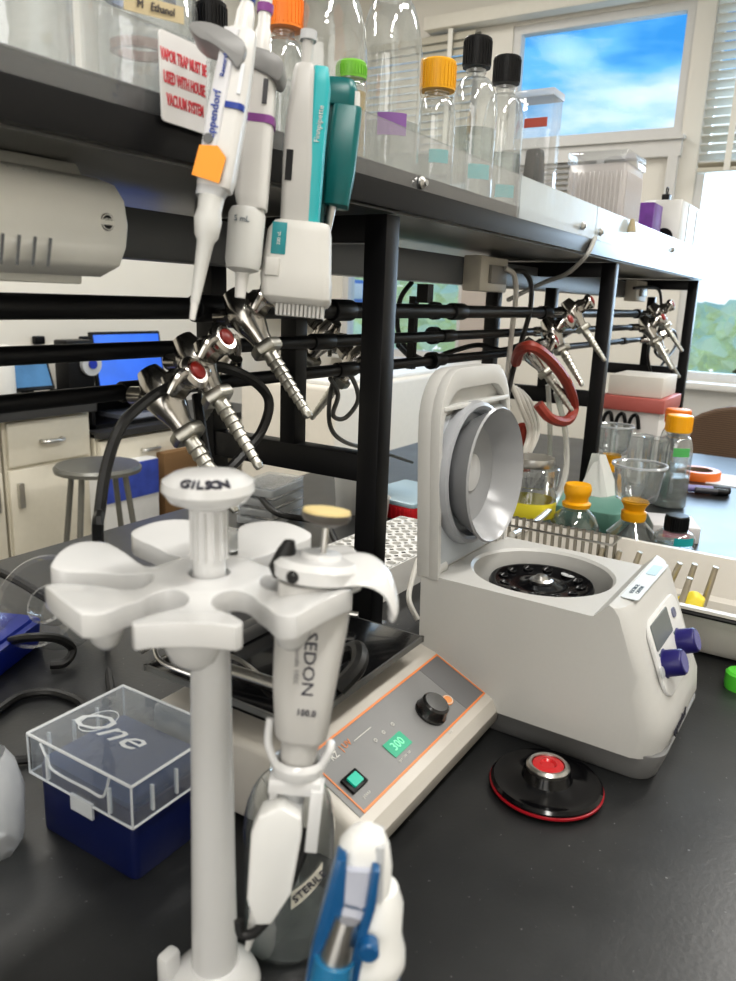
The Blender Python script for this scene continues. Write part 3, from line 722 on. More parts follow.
# rotor
b = nb(); Mr = Matrix.Translation((bcx, bcy, CH-.05))
lathe(b, [(0, .004), (.040, .004), (.054, .020), (.058, .034), (.056, .038), (.050, .038), (.034, .034), (.020, .034), (.016, .036), (0, .036)], 56, Mr)
ro = obj('rotor', b, blackgl, t)
for k in range(12):
    a = 2*PI*k/12+.2; c = Mr @ Vector((.043*math.cos(a), .043*math.sin(a), .0365)); d = Vector((math.cos(a)*-.25, math.sin(a)*-.25, 1))
    obj('tube_hole', lathe(nb(), [(.0048, 0), (.0056, .0010), (.0052, .0016), (.0042, .0004), (0, -.001)], 16, axis_M(c, d)), mat('hole_rim', (.012, .012, .013), .2), ro)
obj('hub_nut', lathe(nb(), [(0, .036), (.012, .036), (.013, .039), (.010, .041), (.0075, .0405), (.006, .044), (.003, .045), (0, .045)], 24, Mr), steel, ro)
c = Mr @ Vector((.045*math.cos(-.4), .045*math.sin(-.4), .036))
obj('rotor_badge', lathe(nb(), [(0, 0), (.009, 0), (.009, .0012), (0, .0012)], 24, axis_M(c, (.1, -.05, 1))), ltgrey, ro)
# ------------------------------------------------------------------ rotor lid
c = onz(543, 784, .0); lc = Vector((.645, .186, 0))
t = thing('rotor_lid', 'round glossy black rotor lid with a red ring lying in front of the centrifuge', 'lid', lc)
obj('lid_disc', lathe(nb(), [(0, .002), (.046, .002), (.052, .006), (.0525, .010), (.050, .0125), (.046, .012), (.038, .010), (.024, .015), (.020, .024), (.016, .025), (0, .024)], 64), blackgl, t)
obj('sealing_ring', lathe(nb(), [(.0505, .0045), (.0535, .0055), (.0535, .0075), (.0505, .0085)], 64, closed=True), mat('seal_red', (.35, .01, .02), .3), t)
obj('metal_collar', lathe(nb(), [(.0165, .022), (.0205, .0235), (.0205, .0265), (.018, .029), (.0155, .0285), (.0145, .024)], 48, closed=True), steel, t)
obj('red_nut', lathe(nb(), [(0, .0265), (.006, .0265), (.008, .0285), (.0145, .0275), (.0152, .0245), (.013, .023), (0, .023)], 40), mat('anodised_red', (.55, .015, .02), .25, coat=.6), t)
#==SHAKER==
# ------------------------------------------------------------------ rocking shaker
sx0, sx1, sy0, sy1 = .442, .722, .262, .50
t = thing('rocking_shaker', 'pale grey rocking shaker with an orange-edged control panel and a glossy black platform', 'shaker', ((sx0+sx1)/2, (sy0+sy1)/2, 0))
b = nb()
prf = [(sy0+.014, .004), (sy0+.003, .016), (sy0, .032), (sy0+.006, .044), (sy0+.014, .048), (.336, .076), (.36, .082), (sy1, .082), (sy1, .004)]
prism(b, prf, sx0, sx1, Matrix(((0, 0, 1, 0), (1, 0, 0, 0), (0, 1, 0, 0), (0, 0, 0, 1))))
body = obj('housing', b, mat('shaker_beige', (.57, .54, .49), .4), t, world=True, bevel=.008, seg=3)
sA = Vector((0, sy0+.014, .048)); sB = Vector((0, .336, .076)); su = (sB-sA).normalized(); sn = Vector((0, -su.z, su.y)); SL = (sB-sA).length
def sp(x, s, o=.0): return Vector((x, sA.y, sA.z))+su*s+sn*o
pxa, pxb = .461, .698
def plate(x0, x1, s0, s1, o0, o1, m, nm, par, cut=0):
    pts = [(x0, s0), (x1, s0), (x1, s1), (x0, s1)]
    M = basis(sp(0, 0), (1, 0, 0), su); return obj(nm, prism(nb(), pts, o0, o1, M), m, par, world=True)
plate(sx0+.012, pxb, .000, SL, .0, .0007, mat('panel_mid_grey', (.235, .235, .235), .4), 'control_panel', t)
plate(.656, pxb-.002, .002, SL-.001, .0007, .0010, mat('panel_dark_grey', (.17, .17, .175), .4), 'panel_dark_end', t)  # darker grey overlay on the right end of the panel
om = mat('orange_line', (.80, .27, .09), .45)
b = nb(); M = basis(sp(0, 0), (1, 0, 0), su); w_ = .0014
for x0, x1, s0, s1 in ((pxa, pxb, 0, w_*1.5), (pxa, pxb, SL-w_*1.5, SL), (pxb-w_, pxb, 0, SL), (pxa-.001, pxa+w_-.001, 0, SL)):
    prism(b, [(x0, s0), (x1, s0), (x1, s1), (x0, s1)], .0008, .0014, M)
obj('orange_trim', b, om, t, world=True)
def spx(px, py):  # pixel -> (x, s) on the sloping panel
    r = ray(px, py); k = (sA-CAM).dot(sn)/r.dot(sn); p = CAM+r*k; return p.x, (p-sA).dot(su)
def spM(px, py, o=.001):
    x, s = spx(px, py); return basis(sp(x, s, o), (1, 0, 0), su)
kx = spM(430, 713)
kn = obj('speed_knob', lathe(nb(), [(0, 0), (.0165, 0), (.0165, .002), (.0150, .004), (.0140, .013), (.0125, .0145), (0, .0145)], 36, kx), mat('knob_black', (.015, .015, .015), .22, coat=.4), t, world=True)
obj('knob_face', lathe(nb(), [(0, .0146), (.0118, .0146), (.0118, .0150), (0, .0150)], 36, kx), mat('knob_brushed', (.20, .20, .20), .25, .8), kn, world=True)
obj('display', prism(nb(), rrect(.030, .016, .001, 2), 0, .0006, spM(397, 745)), mat('lcd_green', (.0, .26, .14), .3, emit=.35), t, world=True)
text('display_digits', '300', .012, mat('digit_green', (.25, .75, .45), .4, emit=.3), t, spM(397, 745, .0018))
sw = obj('power_switch', prism(nb(), rrect(.0215, .0155, .001, 2), 0, .003, spM(353, 783)), black, t, world=True, bevel=.0006)
obj('switch_rocker', prism(nb(), rrect(.013, .010, .001, 2), .003, .0048, spM(353, 783)), mat('switch_green', (.0, .36, .25), .3, emit=.3), sw, world=True)
badge = prism(nb(), [(.0075*math.cos(2*PI*k/32), .0058*math.sin(2*PI*k/32)) for k in range(32)], 0, .0008, spM(447, 701))
bo = obj('brand_badge', badge, mat('badge_orange', (.78, .33, .12), .4), t, world=True)
b = nb(); lathe(b, [(.0050, 0), (.0056, 0), (.0056, .0005), (.0050, .0005)], 28, spM(447, 701, .0020) @ Matrix.Diagonal((1.2, .9, 1, 1)), closed=True); obj('badge_ring', b, mat('print_white', (.75, .74, .7), .5), bo, world=True)
pw = MC['print_white']
text('lettering', 'RZ', .0085, pw, t, spM(334, 757, .0012), extrude=.0001)
text('lettering', '| UV', .0085, om, t, spM(345, 746, .0012), extrude=.0001)
obj('printed_line', prism(nb(), [(-.014, -.0003), (.014, -.0003), (.014, .0003), (-.014, .0003)], 0, .0003, spM(362, 735, .0012)), pw, t, world=True)
text('lettering', 'power', .004, pw, t, spM(366, 795, .0012), extrude=.0001)
text('lettering', 'rpm / min  set', .0035, pw, t, spM(404, 757, .0012), extrude=.0001)
text('lettering', 'speed\ntime', .0035, pw, t, spM(449, 731, .0012), extrude=.0001)
for px, py in ((375, 741), (383, 733), (392, 725)):
    M = spM(px, py); b = nb(); lathe(b, [(.0012, 0), (.0018, 0), (.0018, .0004), (.0012, .0004)], 16, M, closed=True); obj('indicator', b, pw, t, world=True)
# platform
pz = .108; X0, X1, Y0, Y1 = .452, .662, .336, .515
MP = Matrix.Translation(((X0+X1)/2, (Y0+Y1)/2, pz)) @ Matrix.Rotation(R_(0), 4, 'X')
PWx, PWy = (X1-X0), (Y1-Y0)
obj('platform', box(nb(), (0, 0, 0), (PWx, PWy, .006), MP), mat('platform_mat', (.006, .006, .007), .18, coat=.5), t, world=True, bevel=.001)
b = nb()
for s in (-1, 1):
    box(b, (0, s*(PWy/2), .0), (PWx+.004, .0025, .006), MP); box(b, (s*PWx/2, 0, 0), (.0025, PWy+.004, .006), MP)
obj('platform_edge', b, mat('edge_grey', (.22, .22, .21), .3, .6), t, world=True)
b = nb()
for sx in (-.06, .06): box(b, ((X0+X1)/2+sx, .43, .0935), (.04, .08, .025))
obj('platform_support', b, black, t, world=True, bevel=.002)
# clamp rods and springs on platform
def P_(x, y, z=.0): return MP @ Vector((x, y, z))
b = nb(); tube(b, [P_(-.098, .05, .018), P_(-.09, .0, .018), P_(-.083, -.06, .016)], .006, 12, 3); obj('clamp_roller', b, steel, t, world=True)
b = nb(); tube(b, [P_(-.100, .10, .012), P_(.03, .09, .018), P_(.09, -.02, .014)], .0035, 10, 4); obj('clamp_rod', b, steel, t, world=True)
b = nb(); tube(b, [P_(-.104, .02, .010), P_(-.115, .06, .02), P_(-.09, .08, .026), P_(-.06, .02, .012), P_(-.08, -.04, .010)], .0022, 8, 8); obj('wire_spring', b, steel, t, world=True)
b = nb(); box(b, (0, 0, 0), (.19, .014, .016), MP @ Matrix.Translation((.0, .05, .012)) @ Matrix.Rotation(.0, 4, 'Z')); box(b, (0, 0, 0), (.19, .05, .003), MP @ Matrix.Translation((.0, .075, .018)) @ Matrix.Rotation(.25, 4, 'X')); obj('clamp_bar', b, mat('brushed_dark', (.25, .25, .25), .3, .8), t, world=True, bevel=.001)
b = nb(); tube(b, [P_(-.05, -.09, .012), P_(-.035, -.10, .03), P_(-.015, -.085, .034), P_(-.01, -.06, .015)], .008, 10, 6); obj('rubber_clamp', b, blackrub, t, world=True)
#==TIPBOX==
# ------------------------------------------------------------------ navy tip box
bx0, bx1, by0, by1 = .338, .438, .406, .531
t = thing('pipette_tip_box', 'navy blue pipette tip box with a clear lid in front of the shaker', 'box', ((bx0+bx1)/2, (by0+by1)/2, 0))
cx, cy = (bx0+bx1)/2, (by0+by1)/2
b = nb(); prism(b, rrect(bx1-bx0-.010, by1-by0-.010, .006, 3, cx, cy), .0, .062); obj('base', b, navy, t, world=True, bevel=.0015)
obj('rack_plate', prism(nb(), rrect(bx1-bx0-.014, by1-by0-.014, .004, 3, cx, cy), .062, .066), mat('navy_plate', (.03, .06, .16), .4), t, world=True)
b = nb()
o = rrect(bx1-bx0, by1-by0, .005, 3, cx, cy); o2 = rrect(bx1-bx0-.003, by1-by0-.003, .004, 3, cx, cy)
A = [[b.verts.new((x, y, z)) for x, y in oo] for oo, z in ((o, .054), (o, .090))]
for i in range(len(o)): b.faces.new((A[0][i], A[0][(i+1) % len(o)], A[1][(i+1) % len(o)], A[1][i]))
b.faces.new(A[1])
ldd = obj('clear_lid', b, glass('tip_box_clear', (.78, .82, .86), (.6, .64, .68), .10, .10, .13, (.8, .84, .88), fres=.3), t, world=True)
em = glass('lid_edge_clear', (.8, .83, .86), (.7, .73, .76), .3, .15, .55, (.85, .88, .9))
b = nb()
def ebar(p, q, w=.0016):
    p = Vector(p); q = Vector(q); tube(b, [p, q], w, 6, 1, False)
C8 = {}
for i, (x, y) in enumerate(((bx0, by0), (bx1, by0), (bx1, by1), (bx0, by1))): C8[i] = (x, y)
for i in range(4):
    a, c = C8[i], C8[(i+1) % 4]
    ebar((*a, .090), (*c, .090), .0013); ebar((*a, .054), (*c, .054), .0011); ebar((*a, .054), (*a, .090), .001)
for x in (bx0+.02, bx0+.045, bx0+.07):
    for y in (by0, by1): box(b, (x, y, .070), (.002, .003, .022))
for y in (by0+.025, by0+.1): box(b, (bx0, y, .068), (.003, .002, .022))
tube(b, [(bx0-.0005, by1-.018, .088), (bx0-.0005, by1-.026, .076), (bx0-.0005, by1-.034, .068), (bx0-.0005, by0+.05, .068), (bx0-.0005, by0+.034, .068), (bx0-.0005, by0+.028, .076), (bx0-.0005, by0+.024, .088)], .0011, 6, 4)
box(b, (bx0-.001, cy-.005, .050), (.0022, .026, .014))
obj('lid_edges', b, em, ldd, world=True)
text('embossed_script', 'One', .035, em, ldd, basis((cx-.008, cy+.015, .0908), (0, -1, 0), (1, 0, 0)), extrude=.0003, sx=1.3, shear=.4)
b = nb(); tube(b, [(cx+.018*math.cos(a)-.004, cy+.03+.013*math.sin(a), .0908) for a in [2*PI*k/16 for k in range(16)]], .0005, 5, 2, closed=True); obj('embossed_script', b, em, ldd, world=True)
#==GILSON==
# ------------------------------------------------------------------ pipette carousel
GC = Vector((.3095, .2965, 0))
zr = vz(GC.x, GC.y, 572)
t = thing('pipette_carousel', 'white seven-armed pipette carousel with a mushroom knob in the foreground', 'pipette stand', GC)
wp = mat('carousel_white', (.67, .67, .665), .22, coat=.3, noise=.01)
zk = vz(GC.x, GC.y, 487)
obj('base', lathe(nb(), [(0, 0), (.030, 0), (.0305, .004), (.028, .010), (.022, .016), (.0165, .020), (0, .020)], 48), wp, t)
b = nb(); box(b, (-.018, .024, .014), (.014, .010, .028)); 
obj('base_foot', b, wp, t, bevel=.003)
obj('pole', lathe(nb(), [(0, .015), (.0152, .015), (.0150, .03), (.0118, zr-.045), (.0124, zr-.043), (.0124, zr-.008), (0, zr-.008)], 32), wp, t)
b = nb(); prof = [(0, zr-.004), (.0098, zr-.004), (.0094, zr+.004), (.0098, zk-.014), (.011, zk-.010), (0, zk-.010)]
lathe(b, prof, 24)
for k in range(12):
    a = 2*PI*k/12; box(b, (.0095*math.cos(a), .0095*math.sin(a), (zr+zk)/2-.002), (.0022, .0022, zk-zr-.022), None)
obj('upper_stem', b, wp, t)
kn = obj('knob', lathe(nb(), [(0, zk-.012), (.012, zk-.011), (.022, zk-.007), (.0262, zk-.001), (.0254, zk+.004), (.020, zk+.0075), (.010, zk+.0092), (0, zk+.0097)], 48), wp, t)
ac_ = math.atan2(-.62, -.78)
for k, chh in enumerate('GILSON'):
    a = ac_+(k-2.5)*.185+(.02 if k == 1 else 0); d = Vector((math.cos(a), math.sin(a), 0)); tx = Vector((-math.sin(a), math.cos(a), 0))
    text('knob_lettering', chh, .0082, mat('print_soft_black', (.03, .03, .05), .5), kn, basis(Vector((0, 0, zk+.0064))+d*.0228, tx, Vector((0, 0, .52))-d*.85), world=False, extrude=.0008, sx=1.1)
# star ring
NA = 7; ph = R_(-144)
b = nb()
Rg, r0, sw_ = .088, .031, .0122
rs = [.012, .020, .027, .031, .0315, .033, .0355, .039, .0435, .050, .057, .064, .072, .079, .0835, .0865, Rg]
def shalf(r):
    if r <= r0: return 0
    if r < r0+sw_: return math.sqrt(max(0, sw_**2-(r0+sw_-r)**2))
    return sw_*(1-.25*min(1, (r-r0-sw_)/.03))
def zoff(x, y, u):
    r = math.hypot(x, y); q = max(0, (r-.047)/.041)
    return -.003*math.sin(min(max((r-.03)/.03, 0), 1)*PI)+.0075*q**1.5-.0035*q*abs(u)**2
NT = 10; tops = {}
for k in range(NA):
    ac = ph+2*PI*k/NA; prevrow = None
    for r in rs:
        ha = PI/NA-(math.asin(min(1, shalf(r)/r)) if shalf(r) > 0 else 0)
        if r > .078: ha *= 1-.22*((r-.078)/.010)**2.2
        row = []
        for j in range(NT+1):
            u = -1+2*j/NT; x, y = r*math.cos(ac+ha*u), r*math.sin(ac+ha*u)
            row.append(b.verts.new((x, y, zr+zoff(x, y, u if r > .05 else 0))))
        if prevrow:
            for j in range(NT): b.faces.new((prevrow[j], prevrow[j+1], row[j+1], row[j]))
        prevrow = row
bmesh.ops.remove_doubles(b, verts=b.verts, dist=.00015)
tv = list(b.verts); tf = [tuple(f.verts) for f in b.faces]; be = [tuple(e.verts) for e in b.edges if len(e.link_faces) == 1]
low = {v: b.verts.new(v.co+Vector((0, 0, -.0125))) for v in tv}
for f in tf: b.faces.new([low[v] for v in reversed(f)])
for p_, q_ in be: b.faces.new((p_, q_, low[q_], low[p_]))
obj('holder_ring', b, wp, t, bevel=.0028, seg=3, ang=60)
for k in range(NA):   # skirt hooks under each arm
    a = ph+2*PI*k/NA; d = Vector((math.cos(a), math.sin(a), 0)); c = d*.064
    b = nb(); lathe(b, [(0, -.010), (.012, -.010), (.0115, -.018), (.0085, -.026), (.004, -.030), (0, -.031)], 20, Matrix.Translation((c.x, c.y, zr+.002)) @ Matrix.Rotation(a, 4, 'Z') @ Matrix.Diagonal((.8, 1.25, 1, 1)))
    obj('arm_skirt', b, wp, t)
# ------------------------------------------------------------------ pipette hanging on it
pm = mat('pipette_pale_grey', (.56, .55, .53), .38, noise=.01)
t, k, L_ = hang('single_channel_pipette', 'white pipette with a pale yellow plunger button hanging on the carousel', (316, 585), (298, 760), .235, group=None)
obj('handle', sec(nb(), [(25, 1, 44, 44, 14), (30, 1, 50, 48, 14), (80, -1, 60, 54, 16), (140, 0, 68, 60, 18), (180, 0, 70, 62, 20)], k), pm, t, bevel=.0008)
obj('lower_neck', sec(nb(), [(-8, 0, 30, 30, 14), (4, 0, 35, 35, 17), (26, 1, 38, 38, 18)], k), pm, t)
b = nb(); sec(b, [(180, 0, 60, 60, 29), (184, 0, 80, 74, 36), (196, 0, 84, 78, 38), (202, 0, 72, 68, 33), (204, 2, 40, 40, 19), (208, 2, 36, 36, 17)], k)
obj('collar', b, wp, t)
b = nb(); hs = Vector((0, 1, .42)).normalized()
sp_ = spline([Vector((x*k, y*k, z*k)) for x, z, y in [(16, 192, -4), (36, 197, -6), (52, 196, -8), (66, 187, -10), (74, 170, -12), (74, 160, -12)]], 6); rg = []
for i, p in enumerate(sp_):
    t_ = (sp_[min(i+1, len(sp_)-1)]-sp_[max(i-1, 0)]).normalized(); nn = t_.cross(hs).normalized(); u = i/(len(sp_)-1)
    hw = (27-13*u**2)*k; th = (6-1.5*u)*k
    rg.append([b.verts.new(p+hs*(hw*math.cos(q))+nn*(th*math.sin(q))) for q in [2*PI*j/16 for j in range(16)]])
for q0, q1 in zip(rg, rg[1:]):
    for j in range(16): b.faces.new((q0[j], q0[(j+1) % 16], q1[(j+1) % 16], q1[j]))
b.faces.new(rg[-1]); b.faces.new(list(reversed(rg[0])))
obj('finger_hook', b, wp, t)
obj('plunger_rod', cyl(nb(), (4*k, 0, 200*k), (4*k, 0, 242*k), 3.4*k, 3.0*k, 14), steel, t)
Mq = Matrix.Translation((3*k, 0, 0))
pb = obj('plunger_button', lathe(nb(), [(0, 233*k), (9*k, 233*k), (21*k, 238*k), (23.5*k, 242*k), (23.5*k, 246*k), (0, 246*k)], 40, Mq), mat('button_dark', (.10, .09, .08), .4), t)
obj('button_cap', lathe(nb(), [(0, 246*k), (22.8*k, 246*k), (22*k, 249*k), (14*k, 250.5*k), (0, 251*k)], 40, Mq), mat('button_yellow', (.74, .60, .30), .5), pb)
obj('round_socket', lathe(nb(), [(0, 0), (6*k, 0), (6*k, 1.5*k), (3*k, 1.5*k), (2.6*k, .4*k), (0, .4*k)], 20, axis_M((-20*k, -34*k, 190*k), (-.35, -1, 0))), blackrub, t)
obj('ejector_knob', sec(nb(), [(180, -36, 10, 14, 5), (190, -36, 20, 22, 9), (206, -31, 18, 20, 8), (216, -29, 10, 10, 5)], k), blackrub, t)
for nm_, tx_, sz_, xx, zz_ in (('brand_lettering', 'SEDON', 16, 2, 108), ('model_lettering', 'microlit 1000', 6.5, -9, 108)):
    text(nm_, tx_, sz_*k, MC['print_soft_black'], t, basis((xx*k, (-28.0 if xx > 0 else -27.4)*k, zz_*k), (0.02, .06, -1), (1, 0, 0)), world=False, extrude=1.2*k, sx=1.2)
text('volume_lettering', '100.0', 8.5*k, MC['print_soft_black'], t, basis((4*k, -26.2*k, 60*k), (1, 0, 0), (0, 0, 1)), world=False, extrude=1.2*k)
# white ejector cradle
b = nb()
for x0_, x1_ in ((-22, -30), (24, 30)):
    tube(b, [Vector((x1_*k*1.02, 0, 40*k)) if x1_ < 0 else Vector((29*k, 4*k, 20*k)), Vector((x1_*k, -3*k, 15*k)), Vector((x0_*k*.9, -4*k, -8*k)), Vector((x0_*k*.9, -4*k, -24*k))], 4.2*k, 10, 5)
lathe(b, [(17*k, -14*k), (24*k, -12*k), (26*k, -2*k), (22*k, 4*k), (19*k, 0)], 32, closed=True)
box(b, (0, 0, -20*k), (50*k, 38*k, 14*k)); box(b, (22*k, -8*k, -50*k), (12*k, 30*k, 62*k)); box(b, (-20*k, 4*k, -30*k), (8*k, 26*k, 20*k))
obj('ejector_arm', b, wp, t, bevel=1.6*k)
obj('inner_barrel', cyl(nb(), (-4*k, 0, -60*k), (0, 0, -10*k), 12*k, 13*k, 20), ltgrey, t)
b = nb(); prism(b, [(-14, -32), (6, -42), (8, -62), (4, -120), (-12, -154), (-28, -156), (-38, -130), (-40, -62), (-34, -44)], -14, 16, Matrix.Translation((0, 0, 0)) @ XZ)
for v in b.verts: v.co *= k; v.co.y -= 16*k
for v in b.verts: v.co.x += 4*k
obj('lower_body', b, white, t, bevel=3.2*k, seg=3)
obj('black_lever', tube(nb(), [Vector((x*k, y*k, z*k)) for x, y, z in [(16, -16, -62), (14, -18, -85), (4, -22, -120), (-12, -26, -150), (-24, -28, -166), (-36, -28, -168), (-40, -26, -156)]], 4.8*k, 10, 6), blackrub, t)
obj('tip_cone', tube(nb(), [Vector((-24*k, -16*k, -150*k)), Vector((-30*k, -12*k, -196*k))], lambda q: (7-4*q)*k, 14, 1, False), white, t)
#==BOTTLES==
# ------------------------------------------------------------------ bottles
def bottle(name, label, base, r, h, nr, capm, cap_h, cap_r, liq=None, liqm=None, group=None, shoulder=.28, g=None, lab=None, seg=36):
    t = thing(name, label, 'bottle', base, 0, group)
    hb = h-cap_h; sh = hb*(1-shoulder)
    pr_ = [(0, 0), (r*.9, 0), (r, r*.12), (r, sh)]
    for k in range(1, 7):
        a = k/6; pr_.append((nr+(r-nr)*(1-a**1.6), sh+(hb*.94-sh)*math.sin(a*PI/2)*.92))
    pr_ += [(nr, hb*.94), (nr*1.12, hb*.95), (nr*1.12, hb*.97), (nr, hb*.98), (nr, hb)]
    obj('glass_body', lathe(nb(), pr_, seg), g or gl2, t)
    if capm:
        b = nb(); lathe(b, [(0, hb-.004), (cap_r, hb-.004), (cap_r, h-.002), (cap_r-.002, h), (0, h)], seg)
        for k in range(28):
            a = 2*PI*k/28; box(b, (0, 0, 0), (.0016, .0016, cap_h-.004), Matrix.Translation((cap_r*math.cos(a), cap_r*math.sin(a), hb+cap_h/2-.003)) @ Matrix.Rotation(a, 4, 'Z'))
        obj('cap', b, capm, t)
    if liq: obj('liquid', lathe(nb(), [(0, .003), (r*.88, .003), (r*.96, r*.15), (r*.96, liq), (0, liq)], seg), liqm or liquid, t)
    if lab:
        m, z0, z1, a0, a1 = lab; b = nb(); N_ = 14
        lo = [b.verts.new(((r+.0006)*math.cos(a0+(a1-a0)*k/N_), (r+.0006)*math.sin(a0+(a1-a0)*k/N_), z0)) for k in range(N_+1)]
        hi = [b.verts.new(((r+.0006)*math.cos(a0+(a1-a0)*k/N_), (r+.0006)*math.sin(a0+(a1-a0)*k/N_), z1)) for k in range(N_+1)]
        for k in range(N_): b.faces.new((lo[k], lo[k+1], hi[k+1], hi[k]))
        obj('paper_label', b, m, t)
    return t
tape_wh = mat('label_cream', (.66, .64, .56), .7)
CV = math.atan2(-.5, -.8)   # direction back to the camera
t = bottle('glass_bottle', 'clear glass bottle marked sterile standing behind the hanging pipette', Vector((.3715, .2835, 0)), .0322, .142, .0125, None, .0, .0, liq=.022, shoulder=.36, lab=None, g=gls)
b = nb(); N_ = 10; r_ = .0332; a0 = CV+.15; a1 = CV+.85
lo = [b.verts.new((r_*math.cos(a0+(a1-a0)*k/N_), r_*math.sin(a0+(a1-a0)*k/N_), .050+.016*k/N_)) for k in range(N_+1)]
hi = [b.verts.new((r_*math.cos(a0+(a1-a0)*k/N_), r_*math.sin(a0+(a1-a0)*k/N_), .064+.016*k/N_)) for k in range(N_+1)]
for k in range(N_): b.faces.new((lo[k], lo[k+1], hi[k+1], hi[k]))
obj('tape_label', b, tape_wh, t)
am_ = CV+.52; d_ = Vector((math.cos(am_), math.sin(am_), 0)); tx = Vector((-math.sin(am_), math.cos(am_), 0))
text('label_lettering', 'STERILE', .0088, MC['print_soft_black'], t, basis(d_*.0335+Vector((0, 0, .0655)), tx+Vector((0, 0, .6)), Vector((0, 0, 1))), world=False, extrude=.0003, sx=.9)
# trigger sprayer in foreground
t, k, L_ = hang('spray_bottle', 'blue and white trigger spray bottle at the bottom edge of the photo', (366, 828), (352, 981), .165, group=None)
t['category'] = 'bottle'
sb_ = mat('spray_blue', (.010, .095, .24), .3, coat=.3); sb2 = mat('spray_blue_light', (.03, .20, .38), .25, coat=.4)
obj('sprayer_head', sec(nb(), [(66, 10, 34, 34, 10), (90, 4, 44, 34, 12), (120, 1, 50, 36, 15), (140, 0, 44, 34, 16), (151, 1, 30, 26, 12), (155, 2, 16, 16, 8)], k), white, t)
obj('head_slot', sec(nb(), [(96, 15, 9, 38, 3), (146, 13, 8, 34, 3)], k), ltgrey, t)
obj('sprayer_neck', lathe(nb(), [(0, 14*k), (30*k, 14*k), (33*k, 22*k), (32*k, 34*k), (27*k, 50*k), (26*k, 80*k), (20*k, 96*k), (0, 98*k)], 40, Matrix.Translation((14*k, 4*k, 0))), white, t)
obj('collar', lathe(nb(), [(0, -16*k), (29*k, -16*k), (30*k, 14*k), (0, 14*k)], 40, Matrix.Translation((14*k, 4*k, 0))), sb_, t)
b = nb()
prism(b, [(-24, 138), (-15, 140), (-14, 96), (-20, 60), (-22, -14), (-44, -14), (-40, 40), (-32, 92)], 4, 26, XZ)
prism(b, [(7, 134), (14, 132), (13, 96), (8, 70), (4, 20), (2, -14), (-4, -14), (-4, 60), (4, 92)], 10, 28, XZ)
prism(b, [(-24, 100), (8, 94), (8, 88), (-24, 94)], 12, 24, XZ)
for v in b.verts: v.co *= k
obj('trigger_frame', b, sb_, t, bevel=1.6*k)
obj('frame_insert', sec(nb(), [(76, -9, 26, 8, 3), (128, -4, 22, 8, 3)], k), mat('spray_milky', (.50, .52, .60), .3), t).location = (0, -20*k, 0)
obj('pump_barrel', cyl(nb(), (-18*k, -26*k, 40*k), (-10*k, -24*k, 84*k), 15*k, 11*k, 24), steel, t)
obj('lower_barrel', cyl(nb(), (-24*k, -28*k, -20*k), (-18*k, -26*k, 46*k), 20*k, 18*k, 28), sb2, t)
obj('pivot_knob', lathe(nb(), [(0, 0), (9*k, 0), (9*k, 12*k), (7*k, 14*k), (0, 14*k)], 24, axis_M((10*k, -26*k, 62*k), (0, -1, 0))), sb_, t)
bb_z = wm(t).translation.z
obj('bottle_body', lathe(nb(), [(0, .0005), (.030, .0005), (.033, .004), (.033, bb_z-.04), (.026, bb_z-.022), (.016, bb_z-.008), (0, bb_z-.006)], 36, Matrix.Translation((wm(t).translation.x+.006, wm(t).translation.y+.0, 0))), white, t, world=True)
#==BENCHITEMS==
# clear bag at left edge
b = nb(); p = onz(-14, 850, 0)
lathe(b, [(0, 0), (.022, 0), (.030, .012), (.031, .05), (.026, .075), (.020, .085)], 20, Matrix.Translation(p))
for v in b.verts: v.co += Vector((random.uniform(-1, 1), random.uniform(-1, 1), random.uniform(-.6, .6)))*.0022
tag(obj('plastic_bag', b, frost), 'crumpled clear plastic bag at the left edge of the photo', 'bag')
# blue tray, clear dome cup
p = onz(22, 668, 0)
t = thing('blue_tray', 'cobalt blue plastic holder with a yellow rim at the left edge', 'tray', (p.x-.03, p.y+.06, 0))
b = nb(); prism(b, rrect(.15, .11, .02, 5), 0, .034, Matrix.Rotation(R_(25), 4, 'Z'), 1.06); obj('body', b, bluep, t, bevel=.003)
b = nb(); prism(b, rrect(.15, .11, .02, 5), .034, .037, Matrix.Rotation(R_(25), 4, 'Z') @ Matrix.Scale(.9, 4, (0, 1, 0)), .95); obj('rim', b, bluep, t)
b = nb(); box(b, (-.03, -.02, .039), (.07, .012, .003), Matrix.Rotation(R_(25), 4, 'Z')); obj('yellow_strip', b, mat('rim_yellow', (.8, .7, .1), .5), t)
q = onz(45, 640, .038)
b = nb(); lathe(b, [(.0, -.03), (.045, -.03), (.049, -.022), (.055, .040), (.060, .045), (.056, .048)], 36, axis_M(onY(58, 610, q.y+.05), (-.75, -.25, .6)))
lathe(b, [(.020, .0), (.022, .002), (.026, .028), (.022, .03)], 30, axis_M(onY(58, 610, q.y+.05), (-.75, -.25, .6)))
tag(obj('clear_cup', b, acr), 'clear plastic domed cup lying tilted on the blue holder', 'cup')
